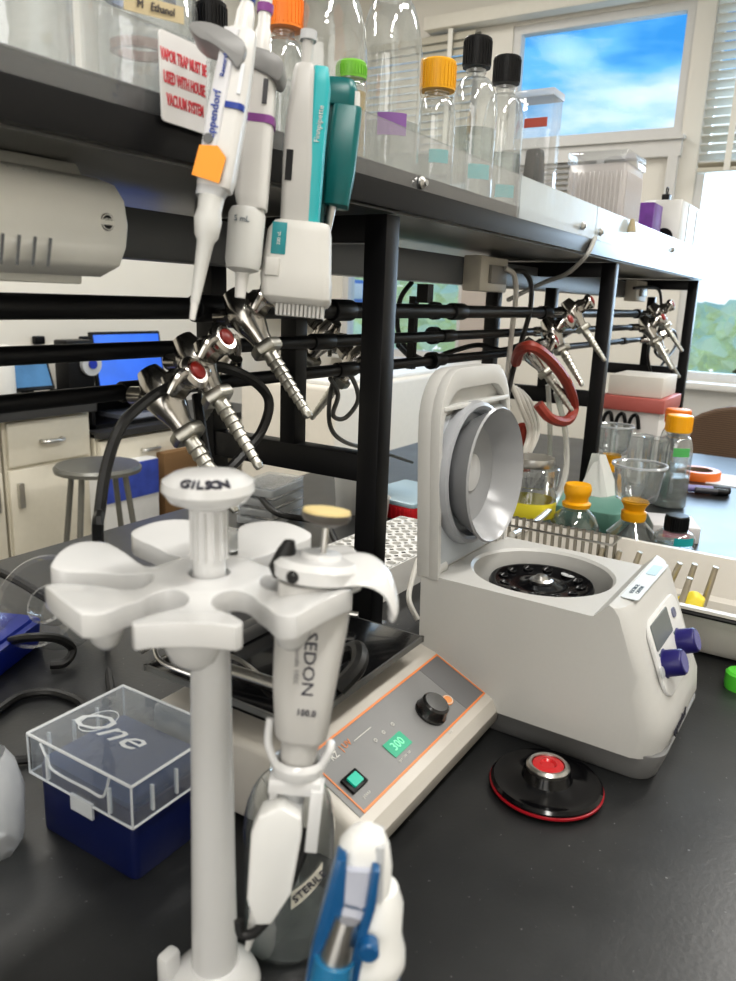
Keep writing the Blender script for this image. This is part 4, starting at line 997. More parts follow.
# well plate stack
def plate_stack(px, py, label, z0):
    p = onz(272, 522, 0); c = Vector((p.x+.02, p.y+.02, z0))
    t = thing('well_plate', label, 'plate', c, R_(8), 'clear well plates stacked behind the carousel')
    o = rrect(.128, .086, .006, 3)
    b = nb(); prism(b, o, 0, .014); obj('tray', b, glass('plate_clear', (.80, .82, .83), (.6, .62, .63), .15, .12, .45, (.78, .80, .82)), t, bevel=.001)
    b = nb()
    for i in range(6):
        for j in range(4): lathe(b, [(.0075, .014), (.009, .014), (.009, .0165), (.0075, .0165)], 14, Matrix.Translation((-.05+i*.020, -.030+j*.020, 0)), closed=True)
    obj('wells', b, acr, t); obj('lid_plate', prism(nb(), rrect(.130, .088, .006, 3), .017, .020), acr, t, bevel=.001)
for k, lab in enumerate(('lowest clear well plate of the stack behind the carousel', 'second clear well plate from the bottom of the stack behind the carousel', 'third clear well plate from the bottom of the stack behind the carousel', 'topmost clear well plate of the stack behind the carousel')):
    plate_stack(0, 0, lab, .0005+.0205*k)
# clear flat tray beside the plates, left
p = onz(212, 560, 0)
b = nb(); prism(b, rrect(.12, .17, .008, 3), 0, .02, Matrix.Translation((p.x+.06, p.y+.05, 0)) @ Matrix.Rotation(R_(5), 4, 'Z')); tag(obj('sample_tray', b, mat('tray_smoky', (.30, .31, .31), .2, coat=.5), bevel=.002), 'shallow smoky grey tray between the carousel and the plate stack', 'tray')
# white perforated tube rack
t = thing('tube_rack', 'white perforated tube rack behind the nearest shelf post', 'rack', (1.06, .62, 0), R_(-2))
wr = mat('rack_white', (.74, .73, .70), .4)
b = nb(); L_, Wd = .34, .14; nx, ny = 15, 6
dx, dy = L_/nx, Wd/ny
for i in range(nx):
    for j in range(ny):
        cx_, cy_ = -L_/2+dx*(i+.5), -Wd/2+dy*(j+.5); K = 12
        oq = []
        for k in range(K):
            a = 2*PI*k/K; c_, s_ = math.cos(a), math.sin(a); m_ = max(abs(c_), abs(s_)); oq.append((cx_+dx/2*c_/m_, cy_+dy/2*s_/m_))
        iq = [(cx_+.0085*math.cos(2*PI*k/K), cy_+.0085*math.sin(2*PI*k/K)) for k in range(K)]
        vo = [b.verts.new((x, y, .05)) for x, y in oq]; vi = [b.verts.new((x, y, .05)) for x, y in iq]; vl = [b.verts.new((x, y, .02)) for x, y in iq]
        for k in range(K):
            b.faces.new((vo[k], vo[(k+1) % K], vi[(k+1) % K], vi[k])); b.faces.new((vi[k], vi[(k+1) % K], vl[(k+1) % K], vl[k]))
obj('perforated_top', b, wr, t)
b = nb()
for s in (-1, 1): box(b, (0, s*Wd/2, .025), (L_, .004, .05)); box(b, (s*L_/2, 0, .025), (.004, Wd, .05))
obj('frame', b, wr, t)
# grey vented tray under the post (black slots)
t = thing('slotted_tray', 'grey slotted tray on the bench just left of the nearest shelf post', 'tray', (onz(352, 575, 0).x-.03, .66, 0))
b = nb(); box(b, (0, 0, .018), (.13, .10, .036)); obj('tray_body', b, mat('slot_grey', (.33, .33, .33), .4), t, bevel=.002)
b = nb()
for k in range(7): box(b, (0, -.04+k*.013, .0365), (.11, .005, .001))
obj('slots', b, black, t)
# white cups
def cup(px, py, Y, r, h, label, nm='plastic_beaker', m=None, flare=1.15):
    x = onY(px, py, Y).x
    b = nb(); lathe(b, [(0, 0), (r*.94, 0), (r, .004), (r*flare, h), (r*flare*1.05, h+.001), (r*flare*.96, h-.001), (r*.95, .006), (0, .005)], 32)
    t = thing(nm, label, 'beaker', (x, Y, 0)); obj('wall', b, m or mat('milky_plastic', (.66, .66, .64), .4), t); return t
cup(355, 520, .87, .042, .085, 'translucent white beaker behind the nearest shelf post, larger of two')
cup(372, 535, .80, .030, .05, 'small translucent white cup in front of the larger white beaker')
# red box with pale lid behind post
p = onz(405, 515, 0)
t = thing('red_ice_bucket', 'flat red box with a pale blue lid behind the open centrifuge lid', 'box', (p.x+.05, p.y+.02, 0), R_(-6))
b = nb(); prism(b, rrect(.18, .15, .01, 3), 0, .03); 
for k in range(12): box(b, (-.091, -.065+k*.0115, .015), (.003, .004, .024))
obj('body', b, mat('bright_red', (.62, .02, .03), .35), t, bevel=.002)
obj('lid', prism(nb(), rrect(.18, .15, .01, 3), .030, .040), mat('pale_blue_lid', (.45, .60, .68), .3), t, bevel=.002)
# glove/ziplock pale pack
p = onz(300, 512, 0)
# small clear petri dish next to centrifuge
p = onz(410, 612, 0)
# small items under lid: clear square dish
b = nb(); c = Vector((.80, .50, 0)); prism(b, rrect(.07, .05, .006, 3), 0, .03, Matrix.Translation(c)); tag(obj('clear_dish', b, acr, bevel=.001), 'small clear square dish between the platform corner and the centrifuge', 'dish')
#==RACKTUB==
# ------------------------------------------------------------------ wash tub with steel pins
TX0, TX1 = 1.03, 1.275; TY0, TY1 = .015, .49; TZ = .075
t = thing('drying_tub', 'off-white plastic tub holding a steel pin rack behind the centrifuge', 'tub', ((TX0+TX1)/2, (TY0+TY1)/2, 0))
tubm = mat('tub_cream', (.70, .67, .62), .38)
cx, cy = (TX0+TX1)/2, (TY0+TY1)/2; w_, l_ = TX1-TX0, TY1-TY0
b = nb()
R_list = [(rrect(w_*.80, l_*.88, .03, 5, cx, cy), .004), (rrect(w_*.86, l_*.92, .035, 5, cx, cy), .012), (rrect(w_, l_, .04, 5, cx, cy), TZ-.004), (rrect(w_+.018, l_+.018, .045, 5, cx, cy), TZ-.004), (rrect(w_+.018, l_+.018, .045, 5, cx, cy), TZ), (rrect(w_-.004, l_-.004, .038, 5, cx, cy), TZ), (rrect(w_*.84, l_*.90, .032, 5, cx, cy), .016)]
A = [[b.verts.new((x, y, z)) for x, y in o] for o, z in R_list]
for a, c in zip(A, A[1:]):
    for i in range(len(a)): b.faces.new((a[i], a[(i+1) % len(a)], c[(i+1) % len(a)], c[i]))
b.faces.new(list(reversed(A[0]))); b.faces.new(A[-1])
obj('tub_shell', b, tubm, t, world=True)
obj('black_cord', tube(nb(), [(x, y, TZ-.008) for x, y in rrect(w_+.012, l_+.012, .045, 5, cx, cy)], .0035, 8, 1, False, closed=True), blackrub, t, world=True)
# steel pin rack
wk = thing('pin_rack', 'stainless rack of upright pins standing inside the off-white tub', 'rack', (cx, cy, .017))
pinm = mat('pin_steel', (.50, .46, .38), .3, .9, noise=.15)
def pin(px0, py0, px1, py1, X):
    a = onX(px0, py0, X); c = onX(px1, py1, X+.0)
    return a, c
pins = [(620, 551, 610, 576), (640, 552, 628, 578), (662, 560, 648, 588), (680, 563, 664, 596), (695, 564, 682, 603), (716, 567, 702, 612), (603, 548, 596, 570), (690, 578, 678, 606)]
fr = nb()
for k, (a, b2, c, d) in enumerate(pins):
    X = 1.19 if k != 7 else 1.12
    p0 = onX(c, d, X); p1 = onX(a, b2, X); p0 = p1+(p0-p1)*1.0; p0.z = .02
    obj('pin', cyl(nb(), p0, p1, .0052, .0042, 12), pinm, wk, world=True)
yA, yB = onX(505, 545, 1.20).y, onX(618, 560, 1.20).y
b = nb(); zt_ = .098
tube(b, [(1.20, yA, zt_), (1.20, yB, zt_)], .002, 6, 1, False); tube(b, [(1.15, yA, zt_), (1.15, yB, zt_)], .002, 6, 1, False)
tube(b, [(1.20, yA, zt_), (1.15, yA, zt_)], .002, 6, 1, False); tube(b, [(1.20, yB, zt_), (1.15, yB, zt_)], .002, 6, 1, False)
for k in range(3):
    tube(b, [(1.20, yB, .025+k*.02), (1.15, yB, .025+k*.02)], .0012, 6, 1, False)
tube(b, [(1.20, yA, .022), (1.20, yB, .022)], .002, 6, 1, False)
obj('wire_basket', b, steel, wk, world=True)
n = 15
for k in range(n):
    y = yA+(yB-yA)*(k+.5)/n
    obj('pin', cyl(nb(), (1.20, y, .02), (1.195, y, zt_+.004), .0030, .0030, 8), mat('dark_steel', (.30, .29, .26), .3, .9), wk, world=True)
b = nb(); box(b, (1.17, (yA-.12+yB)/2-.05, .018), (.10, yA-yB+.24, .003)); obj('base_plate', b, mat('rack_base', (.5, .48, .44), .4, .5), wk, world=True)
p = onX(692, 596, 1.13)
b = nb(); bmesh.ops.create_cone(b, segments=5, radius1=.026, radius2=.012, depth=.03, cap_ends=True, matrix=Matrix.Translation((p.x+.02, p.y, .036)) @ Matrix.Rotation(.5, 4, 'X'))
tag(obj('yellow_weigh_boat', b, mat('soft_yellow', (.85, .70, .08), .45), bevel=.003), 'small folded yellow plastic piece lying in the tub beside the pins', 'boat')
# green cap right edge, white cable
p = onz(738, 688, 0)
t = thing('screw_lid', 'bright green round lid at the right edge of the photo', 'lid', p)
obj('cap', lathe(nb(), [(0, 0), (.016, 0), (.017, .006), (.017, .020), (.014, .023), (0, .023)], 28), mat('lime_green', (.10, .55, .05), .35), t)
tag(obj('white_cable', tube(nb(), [onz(696, 640, .004), onz(712, 646, .003), onz(730, 650, .003), onz(760, 655, .003)], .003, 8, 6), whhose), 'thin white cable running off the bench by the tub', 'cable')
#==BACKGROUPS==
# ------------------------------------------------------------------ bottles and filters behind
def filter_unit(px, pybase, pytop, r, label, invert=False, lean=0):
    p = onz(px, pybase, 0); z1 = vz(p.x, p.y, pytop)
    t = thing('filter_unit', label, 'filter', p, 0, 'bottle top filters with amber collars')
    h = z1
    prb = [(0, 0), (r*.95, 0), (r, .006), (r, h*.22), (r*.6, h*.33), (r*.38, h*.40)]
    obj('receiver_bottle', lathe(nb(), prb, 32), gls, t)
    obj('amber_collar', lathe(nb(), [(0, h*.37), (r*.46, h*.37), (r*.50, h*.40), (r*.50, h*.47), (r*.40, h*.49), (r*.44, h*.53), (r*.56, h*.58), (r*.50, h*.60), (0, h*.60)], 32), yellow, t)
    obj('funnel_cup', lathe(nb(), [(r*.48, h*.58), (r*.80, h*.62), (r*.86, h*.70), (r*.98, h*.97), (r*1.08, h*.975), (r*1.08, h*.99), (r*1.02, h), (r*.95, h*.985), (r*.84, h*.70), (r*.46, h*.61)], 36), gl2, t)
    obj('cup_rim', lathe(nb(), [(r*1.00, h*.985), (r*1.09, h*.985), (r*1.09, h*1.005), (r*1.00, h*1.005)], 40, closed=True), frost, t)
    return t
filter_unit(629, 552, 464, .046, 'bottle top filter with a wide clear cup, in front of the large capped bottle')
filter_unit(607, 497, 425, .042, 'bottle top filter with an amber collar beside the second shelf post')
def amber_flask(px, pybase, pytop, r, label):
    p = onz(px, pybase, 0); h = vz(p.x, p.y, pytop)
    t = thing('filter_flask', label, 'flask', p, 0, 'amber-topped clear flasks behind the tub')
    obj('glass_body', lathe(nb(), [(0, 0), (r*.95, 0), (r, .006), (r, h*.35), (r*.8, h*.5), (r*.45, h*.62), (r*.42, h*.68)], 32), gls, t)
    obj('amber_cap', lathe(nb(), [(0, h*.64), (r*.55, h*.64), (r*.58, h*.70), (r*.46, h*.73), (r*.46, h*.80), (r*.52, h*.84), (r*.56, h*.93), (r*.50, h), (r*.3, h*.98), (0, h*.97)], 32), yellow, t)
amber_flask(572, 545, 484, .047, 'clear flask with an amber screw collar directly behind the wire basket')
t = thing('filter_flask', 'clear flask with a yellow label partly hidden by the open centrifuge lid', 'flask', onz(527, 535, 0), 0, 'amber-topped clear flasks behind the tub')
obj('glass_body', lathe(nb(), [(0, 0), (.048, 0), (.05, .006), (.05, .09), (.042, .105), (.05, .108), (.052, .14), (.05, .142)], 32), gls, t)
obj('yellow_label', lathe(nb(), [(.0505, .045), (.0508, .046), (.0508, .075), (.0505, .076)], 32), mat('lemon', (.8, .7, .05), .5), t)
obj('steel_lid', lathe(nb(), [(0, .143), (.04, .143), (.042, .15), (.04, .16), (0, .16)], 32), steel, t)
# large clear bottle with amber cap, orange bottle behind
p = onz(668, 506, 0); h = vz(p.x, p.y, 415)
bottle('reagent_bottle', 'large clear bottle with an amber cap and green label beside the clear filter cups', p, .038, h, .024, yellow, .034, .029, liq=.075, liqm=liquid, shoulder=.30, lab=(mat('green_print', (.12, .5, .15), .5), .125, .145, CV-.5, CV+.5))
q = p+Vector((.10, .022, 0)); hq = vz(q.x, q.y, 409)
bottle('reagent_bottle', 'orange-capped clear bottle hidden behind the large amber-capped bottle', q, .036, hq, .022, orange, .03, .029, liq=.08, shoulder=.3)
# clear beaker pair right of post
for px, py, lab in ((634, 496, 'clear plastic cup between the post and the large capped bottle'), (649, 500, 'clear plastic cup beside the large amber-capped bottle')):
    p = onz(px, py, 0)
    t = thing('clear_cup', lab, 'cup', p, 0, 'clear cups by the large bottle'); obj('wall', lathe(nb(), [(0, 0), (.020, 0), (.024, .005), (.030, .15), (.032, .152), (.028, .15)], 28), gl2, t)
# small black-capped bottle with teal label, white tray
p = onz(672, 556, 0)
bottle('small_bottle', 'short clear bottle with a black cap and teal label right of the amber filters', p, .036, vz(p.x, p.y, 515), .02, black, .026, .021, liq=.02, shoulder=.3, lab=(teal, .03, .045, CV-.4, CV+.7))
b = nb(); p = onz(672, 548, 0); 
c = Vector((p.x+.09, p.y+.02, 0)); t = thing('white_carton', 'small white box behind the short black-capped bottle', 'box', c, R_(20))
b = nb(); box(b, (0, 0, .016), (.10, .09, .032)); obj('carton', b, mat('carton_paper', (.68, .67, .68), .6), t, bevel=.002)
obj('pink_label', box(nb(), (-.051, .0, .018), (.002, .05, .018)), mat('pink_print', (.7, .2, .3), .6), t)
# teal tray and tissue
p = onz(600, 540, 0)
b = nb(); prism(b, rrect(.20, .16, .02, 4), 0, .045, Matrix.Translation((p.x+.14, p.y+.06, 0)), 1.0); tag(obj('green_tray', b, mat('sea_green', (.14, .30, .25), .4), bevel=.003), 'sea green box under the filters on the bench', 'tray')
b = nb(); q = onz(598, 510, 0); bmesh.ops.create_cone(b, segments=7, radius1=.04, radius2=.006, depth=.09, cap_ends=True, matrix=Matrix.Translation((q.x-.03, q.y-.0, .09)))
for v in b.verts: v.co += Vector((random.uniform(-1, 1), random.uniform(-1, 1), 0))*.012
tag(obj('tissue', b, mat('tissue_paper', (.7, .7, .68), .9), origin=None), 'white tissue sticking up from the sea green box', 'tissue')
# measuring jug handle
# orange tape roll, pens
p = onz(698, 478, 0)
t = thing('tape_roll', 'orange tape roll lying flat near the chair end of the bench', 'tape', p)
obj('tape_ring', lathe(nb(), [(.036, 0), (.056, 0), (.057, .003), (.057, .021), (.055, .024), (.037, .024), (.036, .022)], 44, closed=True), mat('tape_orange', (.80, .20, .04), .4), t)
obj('paper_core', lathe(nb(), [(.033, 0), (.036, 0), (.036, .024), (.033, .024)], 40, closed=True), mat('core_dark', (.2, .14, .1), .7), t)
for a, c, m, lab, r in (((676, 487), (730, 491), mat('pen_violet', (.25, .22, .45), .4), 'violet marker pen lying near the orange tape roll', .009), ((695, 490), (728, 493), mat('pen_black', (.04, .04, .05), .4), 'dark pen lying below the violet marker', .008)):
    a_ = onz(*a, .010); c_ = onz(*c, .010)
    t = thing('marker_pen', lab, 'pen', (a_+c_)/2-Vector((0, 0, .01)))
    obj('barrel', cyl(nb(), a_, a_.lerp(c_, .68), r, r, 14), m, t, world=True); obj('cap', cyl(nb(), a_.lerp(c_, .68), c_, r*1.15, r, 14), black, t, world=True)
b = nb(); p = onz(722, 482, 0); box(b, (p.x+.03, p.y-.02, .001), (.16, .11, .002), None); tag(obj('paper_note', b, mat('note_white', (.7, .72, .75), .6)), 'sheet of paper beneath the pens by the tape roll', 'paper')
# white storage box with red lid
SX = 2.12
ya = onX(600, 440, SX).y; yb = onX(658, 430, SX).y; ym = (ya+yb)/2; z_l = vz(SX, ym, 411); z_t = vz(SX, ym, 397)
t = thing('storage_box', 'white storage box with a dusty red lid beyond the second shelf post', 'box', (SX+.1, ym, 0))
obj('carton', box(nb(), (SX+.1, ym, z_l/2), (.2, ya-yb, z_l)), mat('box_white', (.74, .72, .70), .5), t, world=True, bevel=.003)
obj('lid', box(nb(), (SX+.1, ym, (z_l+z_t)/2), (.22, ya-yb+.02, z_t-z_l)), mat('lid_red', (.50, .14, .12), .45), t, world=True, bevel=.003)
b = nb(); hy = onX(611, 440, SX).y
for k in range(3): tube(b, [(SX-.003, hy+.03-k*.035, .13), (SX-.003, hy+.022-k*.035, .165), (SX-.003, hy+.008-k*.035, .17), (SX-.003, hy+.0-k*.035, .135)], .005, 6, 5)
obj('marker_scrawl', b, black, t, world=True)
zz = vz(SX, ym, 376)
t = thing('storage_box', 'plain white box standing on the red-lidded storage box', 'box', (SX+.1, ym, z_t+.0005))
obj('carton', box(nb(), (SX+.1, ym, (z_t+zz)/2), (.18, (ya-yb)*.95, zz-z_t-.001)), mat('box_plain', (.70, .67, .62), .5), t, world=True, bevel=.003)
# ------------------------------------------------------------------ hoses and cords
def cord(name, label, pts, r, m, cat='cable', group=None, seg=8, n=8):
    P_l = []
    for q in pts:
        if len(q) == 3: P_l.append(onY(q[0], q[1], q[2]))
        else: P_l.append(onz(q[0], q[1], q[3]))
    return tag(obj(name, tube(nb(), P_l, r, seg, n), m), label, cat, group)
Z = 'z'
cord('red_hose', 'thick red rubber hose looping beside the open centrifuge lid', [(516, 362, .555), (520, 350, .52), (533, 347, .49), (552, 362, .48), (568, 385, .48), (574, 408, .48), (566, 421, .48), (550, 418, .49), (538, 404, .51)], .0105, red_hose, 'hose')
cord('red_hose', 'short red rubber hose end behind the right side of the open centrifuge lid', [(522, 425, .56), (524, 445, .56), (526, 470, .56)], .0095, red_hose, 'hose')
for k in range(4):
    cord('white_hose', 'pale tubing coil hanging behind the open centrifuge lid', [(512+k*3, 385+k*2, .56+.006*k), (520+k*4, 405, .55+.006*k), (529+k*3, 430, .545+.006*k), (524+k*2, 452, .545+.006*k), (516+k, 470, .55+.006*k), (511, 440, .565+.005*k), (509, 405, .57+.005*k)], .0052, whhose, 'hose', 'pale tubing coils beside the centrifuge lid')
cord('clear_hose', 'clear tubing falling from the valves behind the amber flasks', [(556, 392, .53), (565, 430, .52), (566, 470, .50), (556, 500, .47), (538, 520, .45), (512, 535, .44)], .0065, glass('tubing_clear', (.8, .8, .78), (.6, .6, .58), .15, .1, .35, (.8, .79, .75)), 'hose')
cord('clear_hose', 'second clear tubing hanging straight down beside the first', [(548, 385, .55), (550, 430, .55), (549, 470, .55), (545, 505, .54)], .006, MC['tubing_clear'], 'hose')
cord('loose_cable', 'black power cord dropping from the beige double outlet behind the centrifuge', [(510, 271, .585), (524, 272, .575), (531, 285, .57), (530, 310, .565), (522, 340, .56), (512, 375, .56), (506, 410, .56), (505, 450, .56)], .0052, mat('grey_black_cord', (.03, .03, .03), .3), group=None)
cord('loose_cable', 'pale power cord dropping from the beige double outlet', [(505, 268, .585), (514, 275, .575), (516, 295, .57), (512, 330, .57), (508, 370, .57), (507, 400, .57)], .0050, mat('pale_cord', (.55, .53, .49), .4))
cord('loose_cable', 'grey cable hanging from the shelf edge over the whitish guard', [(595, 238, YS-.012), (586, 256, YS-.01), (566, 274, .50), (545, 282, .56), (528, 290, .60), (508, 300, .62)], .0045, mat('grey_cable', (.40, .40, .38), .4))
cord('loose_cable', 'black cord tangled around the valves near the far post', [(634, 288, .585), (656, 288, .56), (661, 300, .55), (659, 330, .54), (648, 350, .53), (652, 375, .53), (662, 385, .54), (668, 365, .54), (655, 350, .55), (672, 330, .55), (676, 345, .55), (660, 368, .55), (650, 395, .56), (642, 430, .57)], .0045, blackrub)
cord('loose_cable', 'black cord draped between the pipes left of the beige double outlet', [(398, 345, .70), (420, 362, .70), (450, 352, .68), (478, 345, .66), (500, 350, .62), (520, 345, .58)], .005, blackrub)
cord('loose_cable', 'black cord curving down behind the right side of the nearest post', [(412, 282, .70), (400, 300, .71), (398, 330, .72), (410, 352, .72), (425, 360, .72)], .0045, blackrub)
cord('loose_cable', 'thin grey cable coiled by the far-side valves left of the nearest post', [(330, 378, .64), (338, 395, .64), (333, 415, .64), (345, 418, .64), (358, 400, .64), (352, 378, .63), (340, 372, .63), (331, 390, .65), (330, 425, .65), (345, 442, .65), (375, 450, .68), (412, 462, .70)], .0035, mat('dark_grey_cable', (.10, .10, .095), .4))
cord('loose_cable', 'thick black cord falling from the pipes to the bench left of the carousel knob', [(215, 352, .545), (180, 380, .53), (150, 398, .52), (122, 425, .51), (107, 465, .51), (100, 510, .51), (98, 545, .515)] + [(103, 630, 0, .008), (112, 700, 0, .007)], .0048, blackrub)
cord('loose_cable', 'thick black cord looping over the chrome valves near the carousel knob', [(190, 365, .535), (225, 368, .52), (255, 382, .505), (269, 402, .50), (262, 430, .50), (245, 452, .50), (228, 470, .50), (215, 480, .51), (206, 455, .52), (200, 420, .53), (197, 395, .54)], .0052, blackrub)
cord('loose_cable', 'black cord passing behind the yellow plunger button', [(255, 490, 0, .06), (275, 512, 0, .05), (305, 519, 0, .04), (325, 522, 0, .03), (335, 540, 0, .02), (345, 560, 0, .01)], .006, blackrub)
cord('loose_cable', 'black cord reaching in from the left edge above the blue holder', [(-5, 570, 0, .06), (20, 582, 0, .055), (45, 597, 0, .05), (75, 612, 0, .03)], .006, blackrub)
cord('loose_cable', 'black cord curling in front of the blue holder', [(-5, 645, 0, .01), (25, 638, 0, .045), (55, 638, 0, .042), (72, 648, 0, .02), (66, 662, 0, .008), (50, 665, 0, .007)], .0055, blackrub)
cord('loose_cable', 'black cord arcing on the bench left of the navy tip box', [(-5, 712, 0, .006), (20, 696, 0, .006), (50, 692, 0, .006), (78, 700, 0, .006), (90, 712, 0, .006)], .0052, blackrub)
cord('loose_cable', 'black cord lying flat at the left edge beside the navy tip box', [(-5, 760, 0, .006), (20, 760, 0, .006), (44, 757, 0, .006)], .0045, blackrub)
cord('loose_cable', 'black cord trailing between the shaker and the centrifuge lid hinge', [(385, 585, 0, .02), (400, 570, 0, .03), (420, 552, 0, .04), (430, 545, 0, .04)], .006, blackrub)
cord('loose_cable', 'white cable hanging at the back corner of the centrifuge', [(418, 560, .52), (412, 580, .50), (409, 600, .48), (418, 620, .46)], .004, whhose)

#==GE==
# ------------------------------------------------------------------ fixture under the shelf
gx0 = -.10; gx1 = onY(122, 225, .50).x
t = thing('under_shelf_lamp', 'white rounded lamp fixture with vent slits fixed under the shelf at the left edge', 'lamp', ((gx0+gx1)/2, .53, .455))
pf = [(.575, .462), (.520, .458), (.498, .466), (.490, .480), (.487, .497), (.490, .514), (.500, .526), (.520, .532), (.575, .534)]
b = nb(); prism(b, pf, gx0, gx1-.004, YZ); fx_ = obj('housing', b, mat('fixture_white', (.78, .77, .72), .4), t, world=True, bevel=.003, seg=3)
b = nb(); prism(b, [(.585, .452), (.53, .452), (.53, .462), (.52, .528), (.53, .5415), (.585, .5415)], gx0, gx1-.016, YZ); obj('mounting_plate', b, mat('fixture_plate', (.70, .69, .64), .45), t, world=True, bevel=.0015)
for k in range(4):
    for zz_ in (.517, .474):
        x_ = gx1-.070-k*.012-(.003 if zz_ < .5 else .0)
        obj('vent_slit', tube(nb(), [(x_, .4935 if zz_ < .5 else .5015, zz_-(.011 if zz_ < .5 else -.009)), (x_, .4885 if zz_ < .5 else .4905, zz_+(.008 if zz_ < .5 else -.008))], .0011, 6, 1, False), darkgrey, fx_, world=True)
ci = onY(108, 222, .487); Mg = axis_M((ci.x, .4885, ci.z-.0), (0, -1, 0))
lg = obj('round_logo', lathe(nb(), [(0, 0), (.0062, 0), (.0062, .0012), (0, .0012)], 28, Mg), black, t, world=True)
text('logo_lettering', 'GE', .0068, MC['fixture_white'], lg, basis((ci.x, .4870, ci.z), (1, 0, 0), (0, 0, 1)), extrude=.0003)
b = nb(); lathe(b, [(.0050, 0), (.0056, 0), (.0056, .0006), (.0050, .0006)], 28, axis_M((ci.x, .4873, ci.z), (0, -1, 0)), closed=True); obj('logo_ring', b, MC['fixture_white'], lg, world=True)
#==SIGN==
sg = onY(184, 84, .447); 
t = thing('warning_sign', 'white sign with red lettering about the vapor trap leaning on the shelf edge', 'sign', M=basis(sg, Vector((.985, -.0, -.03)), (0, .05, 1)))
obj('card', prism(nb(), rrect(.046, .060, .003, 3), -.0008, .0008), mat('sign_white', (.72, .71, .70), .4), t)
for k, l_ in enumerate(('VAPOR TRAP MUST BE', 'USED WITH HOUSE', 'VACUUM SYSTEM')):
    text('sign_lettering', l_, .0112, mat('sign_red', (.60, .06, .08), .5), t, Matrix.Translation((.0, .014-k*.0145, .0011)), sx=(.405, .42, .42)[k], world=False, offset=.00025)
#==PIPETTES==
# ------------------------------------------------------------------ hanging pipettes
pwht = mat('pipette_white', (.70, .69, .67), .33, noise=.01)
pgry = mat('pipette_hook_grey', (.26, .26, .26), .35)
pcone = mat('pipette_cone', (.62, .62, .60), .35)
eblue = mat('ring_blue', (.02, .05, .30), .35); evio = mat('ring_violet', (.25, .07, .28), .35)
epr = mat('eppendorf_blue', (.03, .07, .35), .4)
# first white pipette
t, k, L_ = hang('single_channel_pipette', 'white pipette with an orange sticker and dark blue ring hanging beside the sign', (243, 0), (192, 320), .405)
obj('handle', sec(nb(), [(133, 2, 34, 26, 8), (145, 2, 37, 30, 8), (200, 3, 37, 30, 9), (250, 4, 34, 28, 9), (292, 5, 28, 24, 9)], k), pwht, t, bevel=.0006)
obj('front_face', sec(nb(), [(138, -7, 15, 33, 3), (200, -6, 17, 35, 3), (288, -3, 16, 30, 3)], k), mat('pipette_face', (.66, .66, .68), .3), t)
b = nb(); sec(b, [(210, 10, 22, 33, 6), (216, 10, 22, 33, 6)], k); obj('volume_ring', b, eblue, t)
obj('plunger_sleeve', sec(nb(), [(288, 5, 20, 20, 9), (312, 5, 18, 18, 8), (318, 5, 14, 14, 7), (330, 5, 13, 13, 6)], k), pwht, t)
obj('plunger_ring', sec(nb(), [(322, 5, 15, 15, 7), (329, 5, 15, 15, 7)], k), eblue, t)
def locpx(T, B, pts):
    L0 = math.hypot(T[0]-B[0], T[1]-B[1]); zx, zy = (T[0]-B[0])/L0, (T[1]-B[1])/L0
    return [((px-B[0])*-zy+(py-B[1])*zx, (px-B[0])*zx+(py-B[1])*zy) for px, py in pts]
def hook_plate(T, B, pts, k, par, d=19):
    b = nb(); q = [v.xy for v in spline([Vector((x, y, 0)) for x, y in locpx(T, B, pts)], 4, True)]
    prism(b, [(x*k, y*k) for x, y in q], -d*k, d*k, XZ); obj('finger_hook', b, pgry, par, bevel=3*k, seg=2)
hook_plate((243, 0), (192, 320), [(192, 36), (202, 31), (222, 35), (242, 46), (249, 56), (246, 68), (240, 76), (232, 66), (216, 53), (202, 47)], k, t)
obj('grey_collar', sec(nb(), [(124, -2, 27, 24, 8), (134, 0, 30, 26, 8)], k), ltgrey, t)
obj('tip_cone', sec(nb(), [(17, 0, 9, 9, 4.5), (80, 1, 17, 17, 8), (86, 1, 24, 24, 11), (102, 0, 28, 28, 13), (112, 0, 24, 24, 11), (125, 0, 26, 26, 12)], k), pcone, t)
obj('tip_end', sec(nb(), [(0, 0, 6, 6, 3), (17, 0, 8, 8, 4)], k), pwht, t)
obj('orange_sticker', prism(nb(), [(-18*k, 138*k), (10*k, 134*k), (13*k, 160*k), (3*k, 170*k), (-15*k, 168*k)], 0, .0006, Matrix.Translation((-.0, -19.0*k, 0)) @ XZ), mat('sticker_orange', (.90, .34, .03), .5), t)
text('brand_lettering', 'eppendorf', 11.5*k, epr, t, basis((-6*k, -18.6*k, 200*k), (0.0, 0, 1), (-1, 0, 0)), world=False, extrude=.0004)
text('brand_lettering', 'Research plus', 6.5*k, epr, t, basis((-4*k, -18.0*k, 256*k), (0.0, 0, 1), (-1, 0, 0)), world=False, extrude=.0004)
obj('round_emblem', lathe(nb(), [(0, 0), (5*k, 0), (5*k, .0006), (0, .0006)], 20, axis_M((-8*k, -18.4*k, 176*k), (0, -1, 0))), darkgrey, t)
obj('volume_window', box(nb(), (14*k, -15.2*k, 240*k), (4*k, 1.5*k, 30*k)), mat('window_pale', (.80, .82, .85), .2), t)
